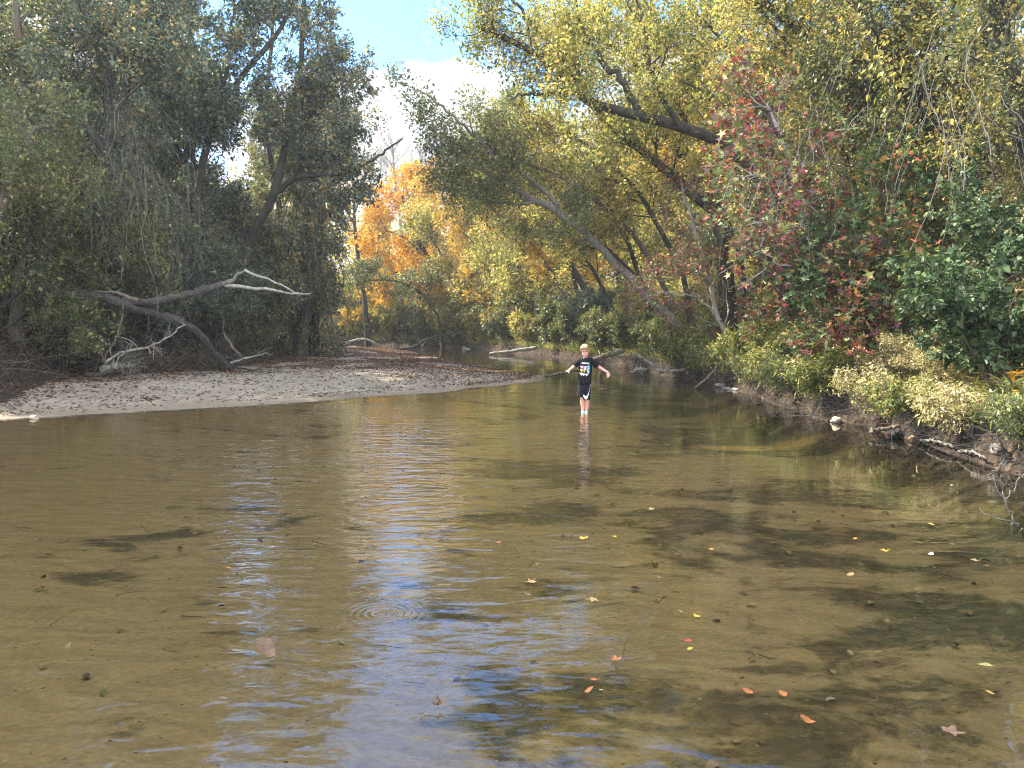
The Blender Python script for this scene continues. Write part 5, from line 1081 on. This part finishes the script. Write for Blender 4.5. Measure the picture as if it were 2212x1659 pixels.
ht.n('OutputMaterial', {'Surface': ht.n('BsdfPrincipled', {'Base Color': (ht.ramp((hn, 0), [(.3, (.14, .085, .035)), (.7, (.42, .29, .14))]), 0), 'Roughness': .5, 'Normal': ht.n('Bump', {'Height': (hn, 0), 'Distance': .006})})})
M_BLACK = plain_mat('black_jersey', (.006, .0065, .008), .9, .3, 14, .012, .12)
M_NAVY = plain_mat('black_shorts', (.006, .007, .011), .85, .3, 12, .010, .15)
M_WHITE = plain_mat('white_print', (.78, .78, .80), .6, .05, 40)
M_AQUA = plain_mat('aqua_rubber', (.12, .42, .50), .5, .1, 40)
M_DARK = plain_mat('dark_eye', (.03, .02, .02), .3, .1, 40)
M_LIP = plain_mat('lip', (.50, .16, .14), .5, .05, 40)
boy = empty('person', (float(BOY[0]), float(BOY[1]), -.035), 'blond boy in a black printed shirt and black shorts wading with his arms spread', 'person')
BO = np.array(boy.location)
def W(p): return np.array(p, float) + BO
def wob(name, parts, mat, parent=boy, vox=.006, sm=3):
    v, f = join(parts); o = mesh_obj(name, v + BO, f, mat, boy, smooth=True)
    o.parent = parent
    if vox:
        md = o.modifiers.new('r', 'REMESH'); md.mode = 'VOXEL'; md.voxel_size = vox; md.use_smooth_shade = True
        if sm: s2 = o.modifiers.new('s', 'SMOOTH'); s2.iterations = sm; s2.factor = .5
    return o
hr = np.array(Matrix.Rotation(rad(-8), 3, 'Y') @ Matrix.Rotation(rad(14), 3, 'X') @ Matrix.Rotation(rad(-12), 3, 'Z'))
HC = np.array([.004, -.035, 1.185])
def H(p): return HC + hr @ np.array(p, float)
# body: one continuous skin, then voxel-joined
SHL, ELL, WRL = (-.090, .01, 1.000), (-.205, .045, .885), (-.300, -.045, .822)
SHR, ELR, WRR = (.125, .02, 1.010), (.285, .03, .880), (.415, -.03, .795)
B = []
B.append(limb([(.012, .0, .60), (.01, .0, .72), (.012, .0, .86), (.018, .0, .97), (.018, .0, 1.03)], [.085, .085, .088, .080, .045], flat=.6))
B.append(limb([(.016, .005, 1.02), (.012, -.008, 1.07), (.008, -.015, 1.12)], [.046, .040, .044]))
B.append(limb([(.02, .01, 1.02), SHL, ELL, WRL], [.034, .034, .032, .021], 18)); B.append(limb([(.03, .01, 1.03), SHR, ELR, WRR], [.034, .034, .033, .021], 18))
B.append(limb([(-.045, .0, .52), (-.038, -.012, .36), (-.03, .008, .20), (-.022, .01, .05)], [.058, .050, .046, .028], 18))
B.append(limb([(.058, .0, .52), (.062, -.012, .35), (.057, .008, .20), (.046, .005, .05)], [.058, .050, .046, .028], 18))
for fx, fy in ((-.022, .01), (.046, .005)):      # feet, toes to the viewer and a little left
    B.append(limb([(fx + .004, fy + .03, .03), (fx - .012, fy - .05, .025), (fx - .035, fy - .12, .018)], [.028, .032, .026], flat=.75))
B.append(blob(H((0, .012, .025)), (.073, .088, .098), rot=hr)); B.append(blob(H((0, -.022, -.048)), (.058, .060, .062), rot=hr)); B.append(blob(H((0, -.048, -.085)), (.030, .028, .022), rot=hr))
B.append(blob(H((0, -.088, -.012)), (.009, .013, .020), 10, hr)); B.append(blob(H((0, -.094, -.022)), (.012, .010, .008), 10, hr))
for s_ in (-1, 1):
    B.append(blob(H((s_ * .030, -.046, -.032)), (.027, .026, .028), 12, hr))      # cheeks raised in a smile
    B.append(blob(H((s_ * .076, .012, -.005)), (.009, .018, .028), 10, hr)); B.append(blob(H((s_ * .03, -.074, .036)), (.026, .012, .010), 10, hr))
# left hand closed round the stick
ha = np.array([-.335, -.075, .800]); sd = norm(np.array([.66, .10, .045])); 
B.append(limb([WRL, (-.318, -.060, .812), (-.340, -.078, .806)], [.021, .026, .024], flat=.6))
for k in range(4):
    o_ = np.array([-.352 + k * .019, -.070, .808]) + sd * .0
    rr = [.0078, .0085, .0085, .0075][k]
    B.append(limb([o_, o_ + [-.004, -.030, -.006], o_ + [-.003, -.040, -.028], o_ + [.001, -.022, -.046], o_ + [.003, -.004, -.044]], [rr, rr, rr * .95, rr * .9, rr * .8], 14, 8))
B.append(limb([(-.318, -.058, .802), (-.302, -.082, .786), (-.312, -.088, .762)], [.0115, .010, .008], 8, 8))
# right hand hanging, fingers loosely curled
hb = np.array(WRR); B.append(limb([WRR, (.433, -.04, .778), (.452, -.048, .752)], [.021, .026, .026], flat=.6))
for k in range(4):
    o_ = np.array([.468 - k * .016, -.050 - k * .006, .752 - k * .003]); ln = [.9, 1.0, .95, .78][k]; rr = [.0085, .0088, .0085, .0075][k]
    B.append(limb([o_, o_ + np.array([.006, -.010, -.028]) * ln, o_ + np.array([-.004, -.014, -.052]) * ln, o_ + np.array([-.018, -.010, -.064]) * ln], [rr, rr, rr * .9, rr * .8], 12, 8))
B.append(limb([(.425, -.052, .782), (.415, -.066, .752), (.412, -.066, .724)], [.0115, .010, .008], 8, 8))
body = wob('body', B, M_SKIN, vox=.0042, sm=6)
# hair: swept fringe and short sides
Hh = [blob(H((0, .024, .044)), (.082, .093, .092), 20, hr), blob(H((-.018, -.050, .090)), (.060, .044, .036), 14, hr), blob(H((.028, -.052, .078)), (.046, .036, .036), 14, hr), blob(H((.045, -.036, .104)), (.036, .042, .030), 14, hr), blob(H((-.052, -.035, .066)), (.026, .040, .042), 14, hr),
      blob(H((.070, -.012, .038)), (.016, .030, .038), 12, hr), blob(H((-.072, -.010, .030)), (.014, .028, .034), 12, hr), blob(H((0, .075, -.01)), (.062, .030, .050), 12, hr)]
for k in range(9):
    x0 = -.05 + k * .012; Hh.append(limb([H((.04 - k * .006, -.03, .128)), H((x0, -.075, .098)), H((x0 - .014, -.087, .060 + .002 * abs(k - 4)))], [.012, .013, .006], 8, 8))
wob('hair', Hh, M_HAIR, vox=.004, sm=1)
for s_ in (-1, 1):
    o = wob('eye', [blob(H((s_ * .030, -.080, .014)), (.0105, .006, .0052), 10, hr)], M_DARK, body, 0)
    o = wob('eyebrow', [limb([H((s_ * .017, -.085, .030)), H((s_ * .032, -.083, .034)), H((s_ * .046, -.074, .028))], [.003, .0035, .002], 7, 6)], M_HAIR, body, 0)
wob('mouth', [limb([H((-.026, -.078, -.052)), H((-.013, -.088, -.060)), H((0, -.091, -.062)), H((.013, -.088, -.060)), H((.026, -.078, -.052))], [.002, .0036, .0042, .0036, .002], 12, 6)], M_LIP, body, 0)
# shirt
S_ = [ring_loft([((-.002, .0, .560), .131, .100), ((.0, 0, .62), .130, .099), ((.004, .0, .72), .124, .094), ((.012, .0, .80), .122, .090), ((.016, .0, .88), .126, .088), ((.02, .0, .95), .128, .084), ((.022, .002, 1.0), .125, .076), ((.020, .004, 1.035), .105, .064), ((.016, .0, 1.062), .060, .054)], 40, .06, 3)]
S_.append(ring_loft([((-.02, .01, .99), .050, .062), ((-.085, .012, 1.0), .052, .060), ((-.130, .02, .965), .053, .056), ((-.172, .034, .920), .054, .054), ((-.182, .036, .905), .050, .050)], 20, .05, 4))
S_.append(ring_loft([((.05, .01, 1.0), .052, .062), ((.125, .015, 1.01), .054, .060), ((.185, .02, .965), .057, .058), ((.232, .025, .905), .060, .060), ((.243, .026, .890), .055, .055)], 20, .05, 5))
S_.append(limb([(-.075, -.062, .74), (-.085, -.082, .66), (-.070, -.092, .60), (-.03, -.096, .575), (.01, -.092, .60), (.03, -.088, .66)], [.006, .011, .013, .013, .010, .005], 18, 10))
for (f0, f1, f2, rr_) in (((.06, -.088, .90), (.02, -.098, .84), (-.05, -.094, .80), .006), ((.10, -.06, .80), (.06, -.088, .74), (.0, -.098, .70), .007), ((-.09, -.05, .88), (-.05, -.088, .84), (.0, -.096, .83), .005), ((.11, -.055, .68), (.07, -.082, .63), (.05, -.092, .585), .008)):
    S_.append(limb([f0, f1, f2], [.003, rr_, .003], 12, 8))   # bunched hem
shirt = wob('t_shirt', S_, M_BLACK, vox=.006, sm=2)
# shorts
T_ = [ring_loft([((.004, 0, .62), .108, .080), ((.003, 0, .575), .119, .088), ((.0, 0, .52), .124, .091), ((-.004, -.002, .46), .128, .092), ((-.006, -.002, .43), .100, .080)], 32, .02, 6),
      ring_loft([((-.040, 0, .58), .058, .070), ((-.050, -.002, .51), .068, .078), ((-.058, -.004, .45), .073, .083), ((-.068, -.006, .38), .074, .084), ((-.076, -.006, .318), .076, .086)], 28, .06, 7),
      ring_loft([((.044, 0, .58), .058, .070), ((.050, -.002, .51), .068, .078), ((.050, -.006, .45), .073, .083), ((.040, -.010, .36), .078, .088), ((.036, -.012, .268), .080, .090)], 28, .06, 8)]
shorts = wob('shorts', T_, M_NAVY, vox=.006, sm=2)
# pieces laid on the cloth: projected on to it
def decal(name, polys, mats, midx, target, off=.0035, parent=None, sub=1):
    bm = __import__('bmesh').new(); mi = []
    for k, P in enumerate(polys):
        vs = [bm.verts.new(Vector(p)) for p in P]
        f = bm.faces.new(vs); f.material_index = midx[k]
    import bmesh
    bmesh.ops.triangulate(bm, faces=bm.faces[:])
    for _ in range(sub): bmesh.ops.subdivide_edges(bm, edges=bm.edges[:], cuts=1, use_grid_fill=False)
    me = bpy.data.meshes.new(name); bm.to_mesh(me); bm.free()
    for m_ in mats: me.materials.append(m_)
    o = bpy.data.objects.new(name, me); COL.objects.link(o); o.parent = parent or target
    md = o.modifiers.new('w', 'SHRINKWRAP'); md.target = target; md.wrap_method = 'PROJECT'; md.use_project_y = True; md.use_positive_direction = True; md.use_negative_direction = False
    md.use_project_x = md.use_project_z = False; md.offset = off; md.wrap_mode = 'OUTSIDE_SURFACE'
    sd_ = o.modifiers.new('t', 'SOLIDIFY'); sd_.thickness = .001
    return o
def Z2(zx, zy, y=-.25): return ((zx - 985) * .001133, y, (1365 - zy) * .001133)
sw = [(1090, 862), (1086, 905), (1074, 960), (1060, 1008), (1044, 1044), (1026, 1062), (1004, 1060), (985, 1048), (974, 1036), (978, 1068), (988, 1096), (1003, 1112), (1021, 1117), (1036, 1104), (1050, 1068), (1064, 1020), (1078, 960), (1090, 905), (1095, 865)]
decal('swoosh_mark', [[Z2(p[0] - 12, p[1] + 3) for p in sw]], [M_WHITE], [0], shorts, .004)
# print: lettering and a grid of small pastel creatures
pc = [(.70, .42, .55), (.56, .48, .72), (.20, .58, .72), (.62, .55, .14), (.75, .45, .06), (.42, .60, .80), (.55, .72, .66), (.62, .55, .74), (.80, .80, .84), (.02, .02, .03)]
PM = [plain_mat('print_ink', c, .7, .05, 30) for c in pc]
polys, mi = [], []
grid = [(935, 575, 0), (990, 578, 1), (1042, 572, 2), (930, 628, 3), (972, 640, 4), (1032, 628, 5), (928, 690, 8), (962, 700, 6), (1012, 705, 7), (1040, 660, 5), (1046, 602, 2), (985, 602, 1)]
gg = np.random.default_rng(9)
for (zx, zy, ci) in grid:
    R_ = 18
    polys.append([Z2(zx + R_ * 1.1 * math.cos(a) * gg.uniform(.8, 1.1), zy - R_ * .8 * math.sin(a) * gg.uniform(.8, 1.1)) for a in np.linspace(0, 6.283, 13)[:-1]]); mi.append(ci)
    for k in (-1, 1):
        for j in (-1, 0, 1):      # frilly gills
            polys.append([Z2(zx + k * 17, zy + j * 7 - 3, -.252), Z2(zx + k * 27, zy + j * 11 - 6, -.252), Z2(zx + k * 25, zy + j * 11, -.252)]); mi.append(ci if ci != 8 else 1)
    polys.append([Z2(zx - 8, zy + 14), Z2(zx + 8, zy + 14), Z2(zx + 10, zy + 27), Z2(zx - 8, zy + 28)]); mi.append(ci)
decal('shirt_print', polys, PM, mi, shirt, .0035)
polys2, mi2 = [], []
for (zx, zy, ci) in grid:
    for k in (-7, 6): polys2.append([Z2(zx + k + 3 * math.cos(a), zy - 1 + 3 * math.sin(a)) for a in np.linspace(0, 6.283, 6)[:-1]]); mi2.append(9)
    polys2.append([Z2(zx - 5, zy + 5), Z2(zx + 5, zy + 4), Z2(zx + 1, zy + 9)]); mi2.append(9)
decal('print_detail', polys2, PM, mi2, shirt, .0055, sub=0)
cu = bpy.data.curves.new('lettering', 'FONT'); cu.body = 'AXOLOTLS'; cu.size = .042; cu.offset = .0012; cu.space_character = .92; cu.align_x = 'CENTER'
to = bpy.data.objects.new('lettering', cu); COL.objects.link(to); dg = bpy.context.evaluated_depsgraph_get(); me = bpy.data.meshes.new_from_object(to.evaluated_get(dg)); bpy.data.objects.remove(to)
wv = max(v.co.x for v in me.vertices) - min(v.co.x for v in me.vertices)
for v in me.vertices:
    x, z = v.co.x / wv * .142, v.co.y * .95; v.co = Vector((x + .012, -.25, .945 + z - x * .06))
me.materials.clear(); me.materials.append(M_WHITE)
to = bpy.data.objects.new('lettering', me); COL.objects.link(to); to.parent = shirt
md = to.modifiers.new('w', 'SHRINKWRAP'); md.target = shirt; md.wrap_method = 'PROJECT'; md.use_project_x = md.use_project_z = False; md.use_project_y = True; md.use_positive_direction = True; md.use_negative_direction = False; md.offset = .004; md.wrap_mode = 'OUTSIDE_SURFACE'
for fx, fy in ((-.022, .01), (.046, .005)):
    wob('shoe', [limb([(fx + .006, fy + .035, .028), (fx - .012, fy - .05, .022), (fx - .040, fy - .135, .018)], [.034, .038, .030], flat=.62), ], M_AQUA, vox=.005)
# the stick in his hand
log_thing('stick', 'dark wet stick held out sideways by the boy', None, .025, .018, 'dark', 'stick', world=[W((-.752, -.16, .738)), W((-.715, -.155, .722)), W((-.62, -.14, .740)), W((-.42, -.108, .772)), W((-.33, -.094, .784)), W((-.20, .02, .800)), W((-.10, .12, .80))], seed=601, jit=.004, twigs=3, TL=(.06, .14))

# ---------------------------------------------------------------- haze in the air
def haze(dens):
    import bmesh
    m, t = new_mat('haze'); out = t.n('OutputMaterial'); pv = t.n('VolumePrincipled', {'Color': (.93, .96, 1.0, 1), 'Density': dens, 'Anisotropy': .35})
    t.t.links.new(pv.outputs[0], out.inputs['Volume'])
    x0, x1, y0, y1, z0, z1 = -96, 98, -26, 226, -2, 42
    V = np.array([(x, y, z) for z in (z0, z1) for y in (y0, y1) for x in (x0, x1)], float)
    o = mesh_obj('haze', V, np.array([(0, 2, 3, 1), (4, 5, 7, 6), (0, 1, 5, 4), (2, 6, 7, 3), (0, 4, 6, 2), (1, 3, 7, 5)]), m)
    tag(o, 'thin pale haze in the air over the creek', 'haze', kind='stuff')
haze(.0007)
scene.cycles.volume_bounces = 0
